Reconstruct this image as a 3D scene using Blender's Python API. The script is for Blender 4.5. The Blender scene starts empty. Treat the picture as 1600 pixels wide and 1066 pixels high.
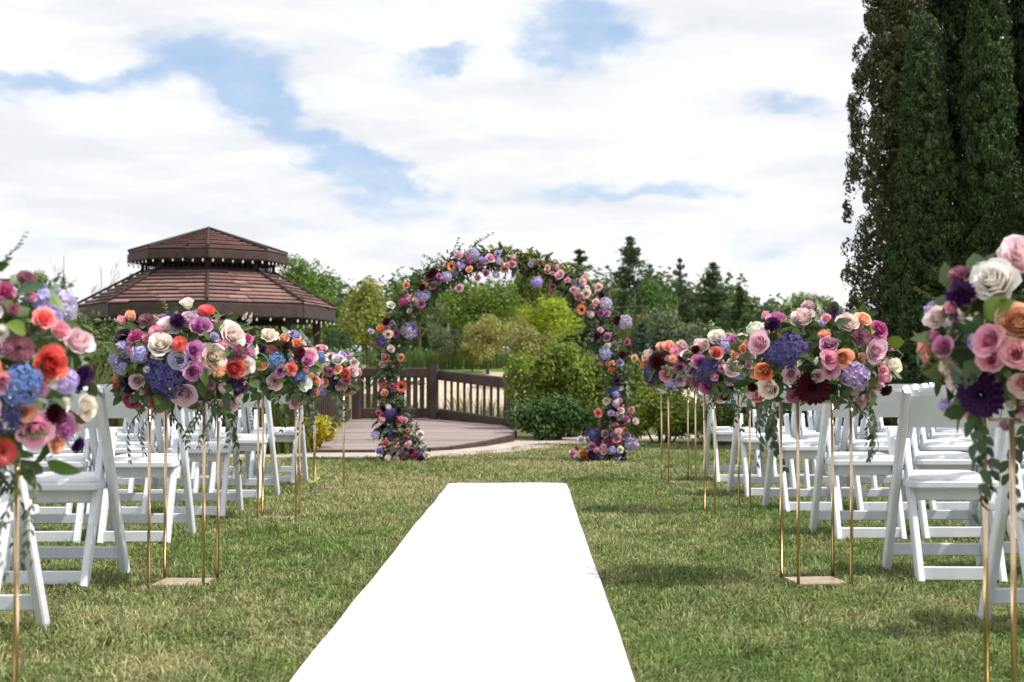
import bpy, math, random
import numpy as np
from mathutils import Vector, Matrix

# ------------------------------------------------------------------ camera
SC = bpy.context.scene
COL = SC.collection
CAM_H = 0.9
FPX = 2222.2                                   # 50 mm on a 36 mm sensor, in photo pixels (1600 wide)
PITCH = math.atan(57 / FPX)
cam_d = bpy.data.cameras.new('camera')
cam = bpy.data.objects.new('camera', cam_d)
COL.objects.link(cam)
cam.location = (0, 0, CAM_H)
cam.rotation_euler = (math.pi / 2 + PITCH, 0, 0)
cam_d.lens = 50
cam_d.sensor_width = 36
cam_d.clip_start = 0.05
cam_d.clip_end = 6000
cam_d.dof.use_dof = True
cam_d.dof.focus_distance = 7.6
cam_d.dof.aperture_fstop = 4.5
SC.camera = cam

# ------------------------------------------------------------------ light
SUN_EL = math.radians(56)
SUN_AZ = math.radians(104)                      # clockwise from +Y (view axis) towards +X
SUN_DIR = Vector((math.cos(SUN_EL) * math.sin(SUN_AZ), math.cos(SUN_EL) * math.cos(SUN_AZ), math.sin(SUN_EL)))
sl = bpy.data.lights.new('sun', 'SUN')
sl.energy = 2.9
sl.angle = math.radians(0.9)
sl.color = (1.0, 0.955, 0.88)
so = bpy.data.objects.new('sun', sl)
COL.objects.link(so)
so.rotation_euler = (-SUN_DIR).to_track_quat('-Z', 'Y').to_euler()
SC.view_settings.view_transform = 'Standard'
SC.view_settings.look = 'None'
SC.view_settings.gamma = 1
SC.view_settings.use_curve_mapping = False
SC.view_settings.exposure = 0.70
SC.cycles.max_bounces = 6
SC.cycles.diffuse_bounces = 3
SC.cycles.glossy_bounces = 2
SC.cycles.transmission_bounces = 4
SC.cycles.caustics_reflective = False
SC.cycles.caustics_refractive = False


class NT:
    """tiny helper for writing node trees"""
    def __init__(s, tree):
        s.t = tree

    def n(s, typ, **kw):
        nd = s.t.nodes.new(typ)
        for k, v in kw.items():
            setattr(nd, k, v)
        return nd

    def put(s, sock, v):
        if isinstance(v, bpy.types.NodeSocket):
            s.t.links.new(v, sock)
        elif v is not None:
            sock.default_value = v

    def m(s, op, a, b=None, c=None, clamp=False):
        nd = s.n('ShaderNodeMath', operation=op, use_clamp=clamp)
        s.put(nd.inputs[0], a)
        if b is not None: s.put(nd.inputs[1], b)
        if c is not None: s.put(nd.inputs[2], c)
        return nd.outputs[0]

    def smooth(s, x, a, b):
        nd = s.n('ShaderNodeMapRange', interpolation_type='SMOOTHSTEP')
        s.put(nd.inputs[0], x)
        nd.inputs[1].default_value = a; nd.inputs[2].default_value = b
        return nd.outputs[0]

    def mix(s, f, a, b, blend='MIX'):
        nd = s.n('ShaderNodeMix', data_type='RGBA', blend_type=blend)
        s.put(nd.inputs[0], f); s.put(nd.inputs[6], a); s.put(nd.inputs[7], b)
        return nd.outputs[2]

    def noise(s, vec, scale, detail=3, rough=0.5, dist=0.0):
        nd = s.n('ShaderNodeTexNoise')
        if vec is not None: s.put(nd.inputs['Vector'], vec)
        nd.inputs['Scale'].default_value = scale
        nd.inputs['Detail'].default_value = detail
        nd.inputs['Roughness'].default_value = rough
        nd.inputs['Distortion'].default_value = dist
        return nd.outputs[0]

    def ramp(s, f, stops):
        nd = s.n('ShaderNodeValToRGB')
        e = nd.color_ramp.elements
        while len(e) < len(stops): e.new(0.5)
        for el, (p, c) in zip(e, stops):
            el.position = p; el.color = (*c, 1) if len(c) == 3 else c
        s.put(nd.inputs[0], f)
        return nd.outputs[0]


# sky: physical blue sky with a broken bank of cumulus, all from the view direction
world = bpy.data.worlds.new('World')
SC.world = world
world.use_nodes = True
wt = world.node_tree
wt.nodes.clear()
W = NT(wt)
sky = W.n('ShaderNodeTexSky', sky_type='NISHITA', sun_disc=False)
sky.sun_elevation = SUN_EL
sky.sun_rotation = SUN_AZ
sky.air_density = 1.0; sky.dust_density = 0.6; sky.ozone_density = 1.5
tc = W.n('ShaderNodeTexCoord').outputs['Generated']
sp = W.n('ShaderNodeSeparateXYZ'); W.put(sp.inputs[0], tc)
dx, dy, dz = sp.outputs
az = W.m('ARCTAN2', dx, dy)
el = W.m('ARCSINE', dz)
cmb = W.n('ShaderNodeCombineXYZ')
W.put(cmb.inputs[0], W.m('MULTIPLY', az, 1.0)); W.put(cmb.inputs[1], W.m('MULTIPLY', el, 1.9))
av = cmb.outputs[0]
warp1 = W.m('SUBTRACT', W.noise(av, 11, 5, 0.55), 0.5)
mp = W.n('ShaderNodeMapping'); W.put(mp.inputs[0], av); mp.inputs[1].default_value = (7.3, 2.1, 0)
warp2 = W.m('SUBTRACT', W.noise(mp.outputs[0], 11, 5, 0.55), 0.5)
U = W.m('ADD', W.m('MULTIPLY_ADD', az, FPX, 800.0), W.m('MULTIPLY', warp1, 300.0))
V = W.m('ADD', W.m('MULTIPLY_ADD', el, -FPX, 590.0), W.m('MULTIPLY', warp2, 170.0))
# gaps of blue between the clouds: azimuth, elevation (1/2222 rad), half sizes, tilt, depth
holes = [(90, 150, 150, 18, 0.02, .8), (320, 115, 100, 40, 0.05, 1), (425, 170, 75, 36, 0.3, .95), (520, 245, 70, 30, 0.5, .75), (395, 255, 60, 10, .2, .2),
         (625, 290, 60, 15, 0.35, .55), (690, 92, 85, 15, -0.02, .75), (912, 52, 88, 42, 0.05, .95),
         (985, 301, 135, 15, -0.05, .75), (1225, 178, 40, 13, 0, .6), (140, 392, 110, 20, 0.0, .42),
         (660, 330, 70, 26, 0.2, .45), (440, 345, 120, 16, 0.1, .3), (1180, 385, 160, 12, 0, .25)]
h = None
for (cx, cy, sx, sy, tilt, wgt) in holes:
    du = W.m('SUBTRACT', U, cx)
    dv = W.m('SUBTRACT', W.m('SUBTRACT', V, cy), W.m('MULTIPLY', du, tilt))
    e2 = W.m('ADD', W.m('POWER', W.m('ABSOLUTE', W.m('DIVIDE', du, sx)), 2.4), W.m('POWER', W.m('ABSOLUTE', W.m('DIVIDE', dv, sy)), 2.4))
    g = W.m('MULTIPLY', W.m('EXPONENT', W.m('MULTIPLY', e2, -0.7)), wgt)
    h = g if h is None else W.m('ADD', h, g)
# the same broken cover goes on all round
far = W.m('MAXIMUM', W.smooth(W.m('ABSOLUTE', W.m('SUBTRACT', U, 800.0)), 800, 1300), W.smooth(V, 0, -300))
h2 = W.m('MULTIPLY', W.smooth(W.noise(tc, 2.6, 6, 0.55), 0.53, 0.66), far)
hh = W.m('ADD', W.m('ADD', h, h2), W.m('MULTIPLY', W.m('SUBTRACT', W.noise(av, 20, 8, 0.66), 0.5), 1.35))
veil = W.m('MULTIPLY_ADD', W.smooth(W.noise(av, 14, 6, 0.6), 0.35, 0.65), -0.18, 1.0)
blue = W.m('MULTIPLY', W.smooth(hh, 0.0, 0.92), veil)
cmb2 = W.n('ShaderNodeCombineXYZ')
W.put(cmb2.inputs[0], W.m('MULTIPLY', az, 0.55)); W.put(cmb2.inputs[1], W.m('MULTIPLY', el, 2.6))
shade = W.smooth(W.noise(cmb2.outputs[0], 9, 5, 0.55, 0.3), 0.36, 0.66)
ccol = W.mix(shade, (6.6, 6.65, 6.7, 1), (5.3, 5.42, 5.7, 1))
blu = W.mix(0.75, sky.outputs[0], (2.9, 3.95, 5.5, 1))
scol = W.mix(blue, ccol, blu)
bg = W.n('ShaderNodeBackground')
W.put(bg.inputs[0], scol)
bg.inputs[1].default_value = 0.1
wo = W.n('ShaderNodeOutputWorld')
wt.links.new(bg.outputs[0], wo.inputs[0])

# ------------------------------------------------------------------ pixel -> place helpers (used to measure the photograph)
CP, SP_ = math.cos(PITCH), math.sin(PITCH)


def ray(px, py):
    u = (px - 800); v = (533 - py)
    y = FPX * CP - v * SP_
    z = FPX * SP_ + v * CP
    return Vector((u / y, 1.0, z / y))


def at(px, py, d):
    r = ray(px, py)
    return Vector((r.x * d, d, CAM_H + r.z * d))


def gnd(px, py, z=0.0):
    r = ray(px, py)
    d = (z - CAM_H) / r.z
    return Vector((r.x * d, d, z))


def lin(hexs, k=1.0):
    o = []
    for i in (0, 2, 4):
        c = int(hexs[i:i + 2], 16) / 255
        o.append((c / 12.92 if c <= .04045 else ((c + .055) / 1.055) ** 2.4) * k)
    return tuple(o)


# ------------------------------------------------------------------ materials
MATS = {}


def newmat(name):
    m = bpy.data.materials.new(name)
    m.use_nodes = True
    m.node_tree.nodes.clear()
    MATS[name] = m
    return m, NT(m.node_tree)


def finish(t, shader):
    o = t.n('ShaderNodeOutputMaterial')
    t.t.links.new(shader, o.inputs[0])


def principled(t, col, rough=0.6, metal=0.0, spec=0.5, bump=None, bstr=0.2, bdist=0.01):
    p = t.n('ShaderNodeBsdfPrincipled')
    t.put(p.inputs['Base Color'], col if not isinstance(col, tuple) or len(col) == 4 else (*col, 1))
    t.put(p.inputs['Roughness'], rough)
    p.inputs['Metallic'].default_value = metal
    p.inputs['Specular IOR Level'].default_value = spec
    if bump is not None:
        b = t.n('ShaderNodeBump')
        b.inputs['Strength'].default_value = bstr
        b.inputs['Distance'].default_value = bdist
        t.put(b.inputs['Height'], bump)
        t.t.links.new(b.outputs[0], p.inputs['Normal'])
    return p.outputs[0]


def translucent_mix(t, sh, col, f):
    tr = t.n('ShaderNodeBsdfTranslucent')
    t.put(tr.inputs[0], col)
    mx = t.n('ShaderNodeMixShader')
    mx.inputs[0].default_value = f
    t.t.links.new(sh, mx.inputs[1]); t.t.links.new(tr.outputs[0], mx.inputs[2])
    return mx.outputs[0]


def hsv(t, col, h=0.5, s=1.0, v=1.0):
    nd = t.n('ShaderNodeHueSaturation')
    t.put(nd.inputs['Hue'], h); t.put(nd.inputs['Saturation'], s); t.put(nd.inputs['Value'], v)
    t.put(nd.inputs['Color'], col)
    return nd.outputs[0]


def mk_petal():
    m, t = newmat('petal')
    c = t.n('ShaderNodeObjectInfo').outputs['Color']
    isl = t.n('ShaderNodeNewGeometry').outputs['Random Per Island']
    at_ = t.n('ShaderNodeAttribute', attribute_name='tint').outputs['Fac']
    obj = t.n('ShaderNodeTexCoord').outputs['Object']
    nz = t.noise(obj, 4.0, 3)
    val = t.m('MULTIPLY', t.m('ADD', t.m('MULTIPLY_ADD', isl, 0.16, 0.86), t.m('MULTIPLY', nz, 0.12)), t.m('MULTIPLY_ADD', at_, 0.20, 0.94))
    sat = t.m('MULTIPLY_ADD', at_, -0.38, 1.08)
    col = hsv(t, c, t.m('MULTIPLY_ADD', isl, 0.03, 0.485), sat, val)
    sh = principled(t, col, 0.55, spec=0.25)
    finish(t, translucent_mix(t, sh, col, 0.3))


def mk_leaf(name, rough, tr, huev=0.05, valv=0.5, spec=0.4):
    m, t = newmat(name)
    c = t.n('ShaderNodeObjectInfo').outputs['Color']
    isl = t.n('ShaderNodeNewGeometry').outputs['Random Per Island']
    rnd2 = t.m('FRACT', t.m('MULTIPLY', isl, 37.7))
    col = hsv(t, c, t.m('MULTIPLY_ADD', rnd2, huev, 0.5 - huev / 2), t.m('MULTIPLY_ADD', isl, 0.25, 0.88),
              t.m('MULTIPLY_ADD', isl, valv, 1 - valv / 2))
    sh = principled(t, col, rough, spec=spec)
    finish(t, translucent_mix(t, sh, col, tr))


mk_petal()
mk_leaf('leaf', 0.45, 0.22, 0.05, 0.6)
mk_leaf('tree_leaf', 0.6, 0.3, 0.06, 0.8, 0.25)
mk_leaf('needle', 0.65, 0.15, 0.05, 0.8, 0.2)


def mk_simple(name, col, rough=0.6, metal=0.0, spec=0.5, nscale=None, namt=0.25, bstr=0.0, stretch=(1, 1, 1), bdist=0.01):
    m, t = newmat(name)
    if nscale:
        tcn = t.n('ShaderNodeTexCoord').outputs['Object']
        mpn = t.n('ShaderNodeMapping'); t.put(mpn.inputs[0], tcn); mpn.inputs[3].default_value = stretch
        nz = t.noise(mpn.outputs[0], nscale, 5, 0.6)
        a = tuple(c * (1 - namt) for c in col) + (1,)
        b = tuple(min(1, c * (1 + namt)) for c in col) + (1,)
        cc = t.mix(t.smooth(nz, 0.3, 0.7), a, b)
        finish(t, principled(t, cc, t.m('MULTIPLY_ADD', nz, 0.2, rough - 0.1), metal, spec, nz if bstr else None, bstr, bdist))
    else:
        finish(t, principled(t, (*col, 1), rough, metal, spec))


mk_simple('bark', (0.10, 0.075, 0.055), 0.9, nscale=6, namt=0.5, bstr=0.5, stretch=(1, 1, .25), bdist=.03)
mk_simple('chair_white', (0.76, 0.785, 0.84), 0.38, nscale=14, namt=0.04, bstr=0.03)
mk_simple('cushion_white', (0.82, 0.83, 0.85), 0.5, nscale=9, namt=0.04, bstr=0.1)
mk_simple('rubber_foot', (0.25, 0.25, 0.26), 0.7, nscale=30, namt=.2)
mk_simple('gold', (0.86, 0.63, 0.42), 0.22, 1.0, nscale=3, namt=0.08)
mk_simple('hoop_metal', (0.03, 0.035, 0.025), 0.5, 0.3, nscale=5, namt=.2)
mk_simple('gold_plate', (0.80, 0.60, 0.42), 0.33, 0.75, nscale=9, namt=0.1)
mk_simple('foam', (0.03, 0.06, 0.02), 0.95, nscale=40, namt=.5, bstr=.6)
mk_simple('stem', (0.10, 0.14, 0.05), 0.6, nscale=30, namt=.3)
mk_simple('vine_stem', (0.13, 0.10, 0.05), 0.7, nscale=30, namt=.3)
mk_simple('dark_disc', (0.02, 0.012, 0.008), 0.9, nscale=60, namt=.6, bstr=.8)
mk_simple('rail_brown', (0.052, 0.029, 0.023), 0.6, nscale=7, namt=0.35, bstr=.2, stretch=(1, 1, .3))
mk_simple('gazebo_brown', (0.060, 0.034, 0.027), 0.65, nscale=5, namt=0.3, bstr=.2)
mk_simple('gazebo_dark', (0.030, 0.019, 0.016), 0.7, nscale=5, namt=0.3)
mk_simple('bulb', (0.85, 0.85, 0.80), 0.15, nscale=20, namt=.03)
mk_simple('wire', (0.02, 0.03, 0.02), 0.6, nscale=20, namt=.2)
mk_simple('concrete', (0.45, 0.39, 0.34), 0.9, nscale=3.0, namt=0.16, bstr=.25)
mk_simple('deck_wood', (0.30, 0.235, 0.22), 0.7, nscale=4, namt=0.22, bstr=.15, stretch=(.2, 2, 1))
mk_simple('sand', (0.52, 0.43, 0.31), 0.95, nscale=.5, namt=0.14)
mk_simple('utility', (0.30, 0.27, 0.24), 0.8, nscale=3, namt=.2)
mk_simple('utility_wire', (0.25, 0.26, 0.27), 0.5, nscale=3, namt=.1)


def mk_runner():
    m, t = newmat('runner_cloth')
    oc = t.n('ShaderNodeTexCoord').outputs['Object']
    fine = t.noise(oc, 260, 2)
    big = t.noise(oc, 2.2, 4)
    col = t.mix(big, (0.83, 0.83, 0.82, 1), (0.88, 0.88, 0.875, 1))
    sh = principled(t, col, 0.75, spec=0.2, bump=t.m('ADD', t.m('MULTIPLY', fine, .06), big), bstr=0.10, bdist=0.02)
    finish(t, sh)


mk_runner()


def mk_shingle():
    m, t = newmat('shingle')
    oi = t.n('ShaderNodeObjectInfo')
    oc = t.n('ShaderNodeTexCoord').outputs['Object']
    isl = t.n('ShaderNodeNewGeometry').outputs['Random Per Island']
    nz = t.noise(oc, 5, 4)
    c = t.ramp(isl, [(0, (0.29, 0.162, 0.143)), (.5, (0.325, 0.185, 0.163)), (1, (0.365, 0.215, 0.192))])
    c = hsv(t, c, 0.5, 1.0, t.m('ADD', t.m('MULTIPLY_ADD', nz, 0.4, 0.72), t.m('MULTIPLY', oi.outputs['Random'], 0.16)))
    finish(t, principled(t, c, 0.8, spec=0.3, bump=nz, bstr=.2))


mk_shingle()


def mk_ground(name, c1, c2, c3, sc):
    m, t = newmat(name)
    oc = t.n('ShaderNodeTexCoord').outputs['Object']
    a = t.noise(oc, sc, 5, 0.6)
    b = t.noise(oc, sc * 14, 4, 0.65)
    c = t.mix(t.smooth(a, .35, .65), (*c1, 1), (*c2, 1))
    c = t.mix(t.m('MULTIPLY', t.smooth(b, .45, .75), .7), c, (*c3, 1))
    finish(t, principled(t, c, 0.95, spec=0.15, bump=b, bstr=.6, bdist=.03))


mk_ground('lawn_soil', (0.10, 0.105, 0.040), (0.155, 0.135, 0.062), (0.07, 0.06, 0.03), 1.1)
mk_ground('fairway', (0.125, 0.195, 0.035), (0.16, 0.225, 0.050), (0.10, 0.16, 0.03), .12)
mk_ground('meadow', (0.10, 0.13, 0.035), (0.15, 0.15, 0.06), (0.05, 0.06, 0.02), .4)


def mk_grass():
    m, t = newmat('grass_blade')
    c = t.n('ShaderNodeAttribute', attribute_name='bcol').outputs['Color']
    sh = principled(t, c, 0.6, spec=0.25)
    finish(t, translucent_mix(t, sh, c, 0.3))


mk_grass()


def mk_water():
    m, t = newmat('pond_water')
    oc = t.n('ShaderNodeTexCoord').outputs['Object']
    nz = t.noise(oc, 1.6, 4)
    sh = principled(t, (0.06, 0.07, 0.05, 1), 0.06, spec=0.6, bump=nz, bstr=.12, bdist=.05)
    finish(t, sh)


mk_water()

# ------------------------------------------------------------------ mesh helpers
rng = np.random.default_rng(11)
RND = random.Random(5)


def mesh_np(name, verts, faces, mat=None, smooth=False, attrs=None, mat_idx=None):
    """verts (n,3); faces: list of (m,k) int arrays of constant k each"""
    me = bpy.data.meshes.new(name)
    verts = np.asarray(verts, dtype=np.float32)
    if not isinstance(faces, list): faces = [faces]
    faces = [np.asarray(f, dtype=np.int32) for f in faces if len(f)]
    me.vertices.add(len(verts))
    me.vertices.foreach_set('co', verts.ravel())
    loops = np.concatenate([f.ravel() for f in faces])
    tot = np.concatenate([np.full(len(f), f.shape[1], dtype=np.int32) for f in faces])
    st = np.concatenate([[0], np.cumsum(tot)[:-1]]).astype(np.int32)
    me.loops.add(len(loops)); me.loops.foreach_set('vertex_index', loops)
    me.polygons.add(len(tot)); me.polygons.foreach_set('loop_start', st); me.polygons.foreach_set('loop_total', tot)
    if mat_idx is not None: me.polygons.foreach_set('material_index', np.asarray(mat_idx, dtype=np.int32))
    me.polygons.foreach_set('use_smooth', np.full(len(tot), smooth, dtype=bool))
    for k, (kind, data) in (attrs or {}).items():
        a = me.attributes.new(k, kind, 'POINT')
        if kind == 'FLOAT': a.data.foreach_set('value', np.asarray(data, dtype=np.float32).ravel())
        else: a.data.foreach_set('color', np.asarray(data, dtype=np.float32).ravel())
    me.update(calc_edges=True)
    me.validate()
    for mm in ([mat] if isinstance(mat, str) else (mat or [])):
        me.materials.append(MATS[mm])
    return me


class MB:
    """collects shapes for ONE mesh"""
    def __init__(s):
        s.v = []; s.f = {}; s.n = 0; s.tint = []; s.cur = 0.5; s.mi = {}; s.m = 0

    def add(s, vs, fs, tint=None):
        b = s.n
        s.v.extend([tuple(p) for p in vs]); s.n += len(vs)
        s.tint.extend(tint if tint is not None else [s.cur] * len(vs))
        for f in fs:
            s.f.setdefault(len(f), []).append([i + b for i in f])
            s.mi.setdefault(len(f), []).append(s.m)

    def bar(s, p0, p1, w, t, up=(0, 0, 1), ch=0.18):
        """bar with a chamfered rectangular section; w across, t along 'up'"""
        p0, p1, up = Vector(p0), Vector(p1), Vector(up)
        d = (p1 - p0).normalized()
        sx = d.cross(up)
        if sx.length < 1e-4: sx = d.cross(Vector((1, 0, 0)))
        sx.normalize(); uz = sx.cross(d).normalized()
        c = ch * min(w, t)
        prof = [(w / 2 - c, -t / 2), (w / 2, -t / 2 + c), (w / 2, t / 2 - c), (w / 2 - c, t / 2),
                (-w / 2 + c, t / 2), (-w / 2, t / 2 - c), (-w / 2, -t / 2 + c), (-w / 2 + c, -t / 2)]
        vs = []
        for p in (p0, p1):
            for a, b in prof: vs.append(p + sx * a + uz * b)
        fs = [[i, (i + 1) % 8, 8 + (i + 1) % 8, 8 + i] for i in range(8)]
        s.add(vs, fs); s.add(vs[:8], [list(range(7, -1, -1))]); s.add(vs[8:], [list(range(8))])

    def box(s, lo, hi, ch=0.0):
        (x0, y0, z0), (x1, y1, z1) = lo, hi
        s.bar(((x0 + x1) / 2, y0, (z0 + z1) / 2), ((x0 + x1) / 2, y1, (z0 + z1) / 2), abs(x1 - x0), abs(z1 - z0), ch=ch or 0.02)

    def tube(s, pts, rad, seg=6, cap=True):
        pts = [Vector(p) for p in pts]
        if not hasattr(rad, '__len__'): rad = [rad] * len(pts)
        vs = []; ref = Vector((0.31, 0.87, 0.2)).normalized()
        for i, p in enumerate(pts):
            d = (pts[min(i + 1, len(pts) - 1)] - pts[max(i - 1, 0)])
            d = d.normalized() if d.length > 1e-9 else Vector((0, 0, 1))
            a = d.cross(ref)
            if a.length < 0.05: a = d.cross(Vector((1, 0, 0)))
            a.normalize(); b = d.cross(a)
            for k in range(seg):
                an = 2 * math.pi * k / seg
                vs.append(p + (a * math.cos(an) + b * math.sin(an)) * rad[i])
        fs = []
        for i in range(len(pts) - 1):
            for k in range(seg):
                k2 = (k + 1) % seg
                fs.append([i * seg + k, i * seg + k2, (i + 1) * seg + k2, (i + 1) * seg + k])
        if cap:
            fs.append(list(range(seg - 1, -1, -1))); fs.append([(len(pts) - 1) * seg + k for k in range(seg)])
        s.add(vs, fs)

    def lathe(s, prof, seg=16):
        vs = []; fs = []
        for r, z in prof:
            for k in range(seg):
                a = 2 * math.pi * k / seg
                vs.append((r * math.cos(a), r * math.sin(a), z))
        for i in range(len(prof) - 1):
            for k in range(seg):
                k2 = (k + 1) % seg
                fs.append([i * seg + k, i * seg + k2, (i + 1) * seg + k2, (i + 1) * seg + k])
        s.add(vs, fs)

    def grid(s, rows, tint=None):
        """rows: list of equal-length lists of points"""
        nv, nu = len(rows), len(rows[0])
        vs = [p for r in rows for p in r]
        fs = [[i * nu + j, i * nu + j + 1, (i + 1) * nu + j + 1, (i + 1) * nu + j] for i in range(nv - 1) for j in range(nu - 1)]
        s.add(vs, fs, tint)

    def mesh(s, name, mat, smooth=False):
        ks = list(s.f.keys())
        mi = np.concatenate([np.array(s.mi[k]) for k in ks])
        return mesh_np(name, np.array([tuple(p) for p in s.v]), [np.array(s.f[k]) for k in ks], mat, smooth,
                       {'tint': ('FLOAT', s.tint)}, mi)


def link(name, data, parent=None, loc=None, rot=None, scale=None, color=None):
    o = bpy.data.objects.new(name, data)
    COL.objects.link(o)
    if parent is not None: o.parent = parent
    if loc is not None: o.location = loc
    if rot is not None:
        if isinstance(rot, (tuple, list)): o.rotation_euler = rot
        else: o.rotation_euler = rot.to_euler()
    if scale is not None: o.scale = scale if hasattr(scale, '__len__') else (scale,) * 3
    if color is not None: o.color = (*color, 1)
    return o


def thing(name, label, cat, loc=(0, 0, 0), rotz=0.0, group=None):
    o = bpy.data.objects.new(name, None)
    o.empty_display_size = 0.1
    COL.objects.link(o)
    o.location = loc; o.rotation_euler = (0, 0, rotz)
    return tag(o, label, cat, group)


def tag(o, label, cat, group=None):
    o['label'] = label; o['category'] = cat
    if group: o['group'] = group
    return o


def copy_tree(o, parent=None):
    c = o.copy(); COL.objects.link(c); c.parent = parent
    for ch in o.children: copy_tree(ch, c)
    return c


def diamonds(c, n, up, ln, wd, fold=0.12):
    """leaf-shaped folded quads: c centres, n face normals, up = long axis (all (k,3)); ln, wd (k,)"""
    n = n / np.linalg.norm(n, axis=1, keepdims=True)
    up = up - n * np.sum(up * n, axis=1, keepdims=True)
    up /= np.linalg.norm(up, axis=1, keepdims=True) + 1e-9
    sd = np.cross(n, up)
    ln = ln[:, None]; wd = wd[:, None]
    v = np.stack([c - up * ln * .5, c + sd * wd * .5 + n * ln * fold - up * ln * .05, c + up * ln * .5, c - sd * wd * .5 + n * ln * fold - up * ln * .05], axis=1)
    k = len(c)
    f = np.arange(4 * k).reshape(k, 4)
    return v.reshape(-1, 3), f


def rdir(k, r=None):
    r = r or rng
    a = r.normal(size=(k, 3))
    return a / np.linalg.norm(a, axis=1, keepdims=True)


# ------------------------------------------------------------------ terrain
def sstep(a, b, x):
    t = np.clip((x - a) / (b - a), 0, 1)
    return t * t * (3 - 2 * t)


def height(x, y):
    far_rise = 1.35 * sstep(84, 100, y) + 0.75 * sstep(100, 118, y) + 1.0 * sstep(118, 400, y)
    pond = sstep(25.5, 30, y) * (1 - sstep(84, 90, y)) * sstep(-9, -3, x) * (1 - sstep(30, 38, x))
    und = 0.03 * np.sin(x * .9 + 1.1) * np.sin(y * .7) * sstep(12.5, 16, y) * 0
    return far_rise - 1.1 * pond + und


xs = np.concatenate([[-3000, -1200, -500, -250, -120, -80], np.arange(-60, 61, 2.0), [80, 120, 250, 500, 1200, 3000]])
ys = np.concatenate([[-60, -20, -5], np.arange(0, 24, 2.0), np.arange(24, 32, .5), np.arange(32, 84, 4.0), np.arange(84, 122, 1.0), [130, 150, 200, 300, 500, 1000, 3000]])
X, Y = np.meshgrid(xs, ys)
Z = height(X, Y)
nx, ny = len(xs), len(ys)
idx = np.arange(nx * ny).reshape(ny, nx)
F = np.stack([idx[:-1, :-1], idx[:-1, 1:], idx[1:, 1:], idx[1:, :-1]], axis=-1).reshape(-1, 4)
fx = (X[:-1, :-1] + X[1:, 1:]).ravel() / 2
fy = (Y[:-1, :-1] + Y[1:, 1:]).ravel() / 2
mi = np.where(fy < 24, 0, 3)
mi = np.where((fy > 84) & (fy < 99 + 2.2 * np.sin(fx * .35)) & (fx > -12) & (fx < 24), 1, mi)
mi = np.where((fy >= 97) & (mi != 1), 2, mi)
ground = link('ground', mesh_np('ground', np.stack([X.ravel(), Y.ravel(), Z.ravel()], 1), F, ['lawn_soil', 'sand', 'fairway', 'meadow'], True, mat_idx=mi))
ground['kind'] = 'structure'
mb = MB()
mb.grid([[(-9.5, 25.5, -.42), (39, 25.5, -.42)], [(-9.5, 90, -.42), (39, 90, -.42)]])
pond = link('pond', mb.mesh('pond', 'pond_water')); pond['kind'] = 'structure'

# concrete path curving round the deck
path_c = [(-6.5, 16.3), (-4, 16.25), (-2.2, 16.2), (-1.1, 16.4), (-.45, 17.2), (0.0, 18.3), (.42, 19.4), (1.0, 20.3), (2.0, 21.0), (4.5, 21.6)]
path_c = [Vector((a, b, 0)) for a, b in path_c]
fine = []
for i in range(len(path_c) - 1):
    p0 = path_c[max(i - 1, 0)]; p1 = path_c[i]; p2 = path_c[i + 1]; p3 = path_c[min(i + 2, len(path_c) - 1)]
    for k in range(6):
        t = k / 6
        fine.append(0.5 * ((2 * p1) + (p2 - p0) * t + (2 * p0 - 5 * p1 + 4 * p2 - p3) * t * t + (3 * p1 - p0 - 3 * p2 + p3) * t ** 3))
mb = MB(); L_, R_, LT, RT = [], [], [], []
for i, p in enumerate(fine):
    d = (fine[min(i + 1, len(fine) - 1)] - fine[max(i - 1, 0)]).normalized()
    nrm = Vector((-d.y, d.x, 0))
    a = p + nrm * .62; b = p - nrm * .50
    L_.append((a.x, a.y, .0)); R_.append((b.x, b.y, .0)); LT.append((a.x, a.y, .022)); RT.append((b.x, b.y, .022))
mb.grid([R_, RT, LT, L_])
pth = link('path', mb.mesh('path', 'concrete')); pth['kind'] = 'structure'
PATH = np.array([(p.x, p.y) for p in fine])

# ------------------------------------------------------------------ aisle runner
RUN_L = lambda y: -0.633 + 0.0154 * (y - 4.2)
RUN_R = lambda y: 0.352 + 0.0124 * (y - 4.2)
mb = MB()
rows = []
yy = np.linspace(0.8, 11.62, 90)
for i, y in enumerate(yy):
    wl = 0.002 * math.sin(y * 1.3) + .001 * math.sin(y * 5.1 + 1) 
    wr = 0.002 * math.sin(y * 1.1 + 2) + .001 * math.sin(y * 4.3)
    if i == len(yy) - 1: pass
    xl, xr = RUN_L(y) + wl, RUN_R(y) + wr
    endz = .0
    r = []
    for k in range(15):
        u = k / 14
        x = xl + (xr - xl) * u
        z = 0.040 + endz + .0022 * math.sin(x * 7 + y * 2.2) + .0016 * math.sin(y * 6.3 + x * 3)
        edge = min(u, 1 - u)
        if edge < 0.01: z -= .006
        yoff = (0.03 * math.sin(u * 3.1) + .01 * math.sin(u * 9)) if i == len(yy) - 1 else 0
        r.append((x, y + yoff, z))
    rows.append(r)
mb.grid(rows)
# thickness: the same sheet's hem turned down
hem = [[(r[0][0], r[0][1], r[0][2]) for r in rows], [(r[0][0] - .004, r[0][1], 0.0) for r in rows]]
mb.grid(hem)
mb.grid([[(r[-1][0] + .004, r[-1][1], 0.0) for r in rows], [r[-1] for r in rows]])
mb.grid([rows[-1], [(p[0], p[1] + .004, 0) for p in rows[-1]]])
run = link('aisle_runner', mb.mesh('aisle_runner', 'runner_cloth', True))
tag(run, 'plain white fabric runner laid down the middle of the lawn', 'aisle runner')

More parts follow.
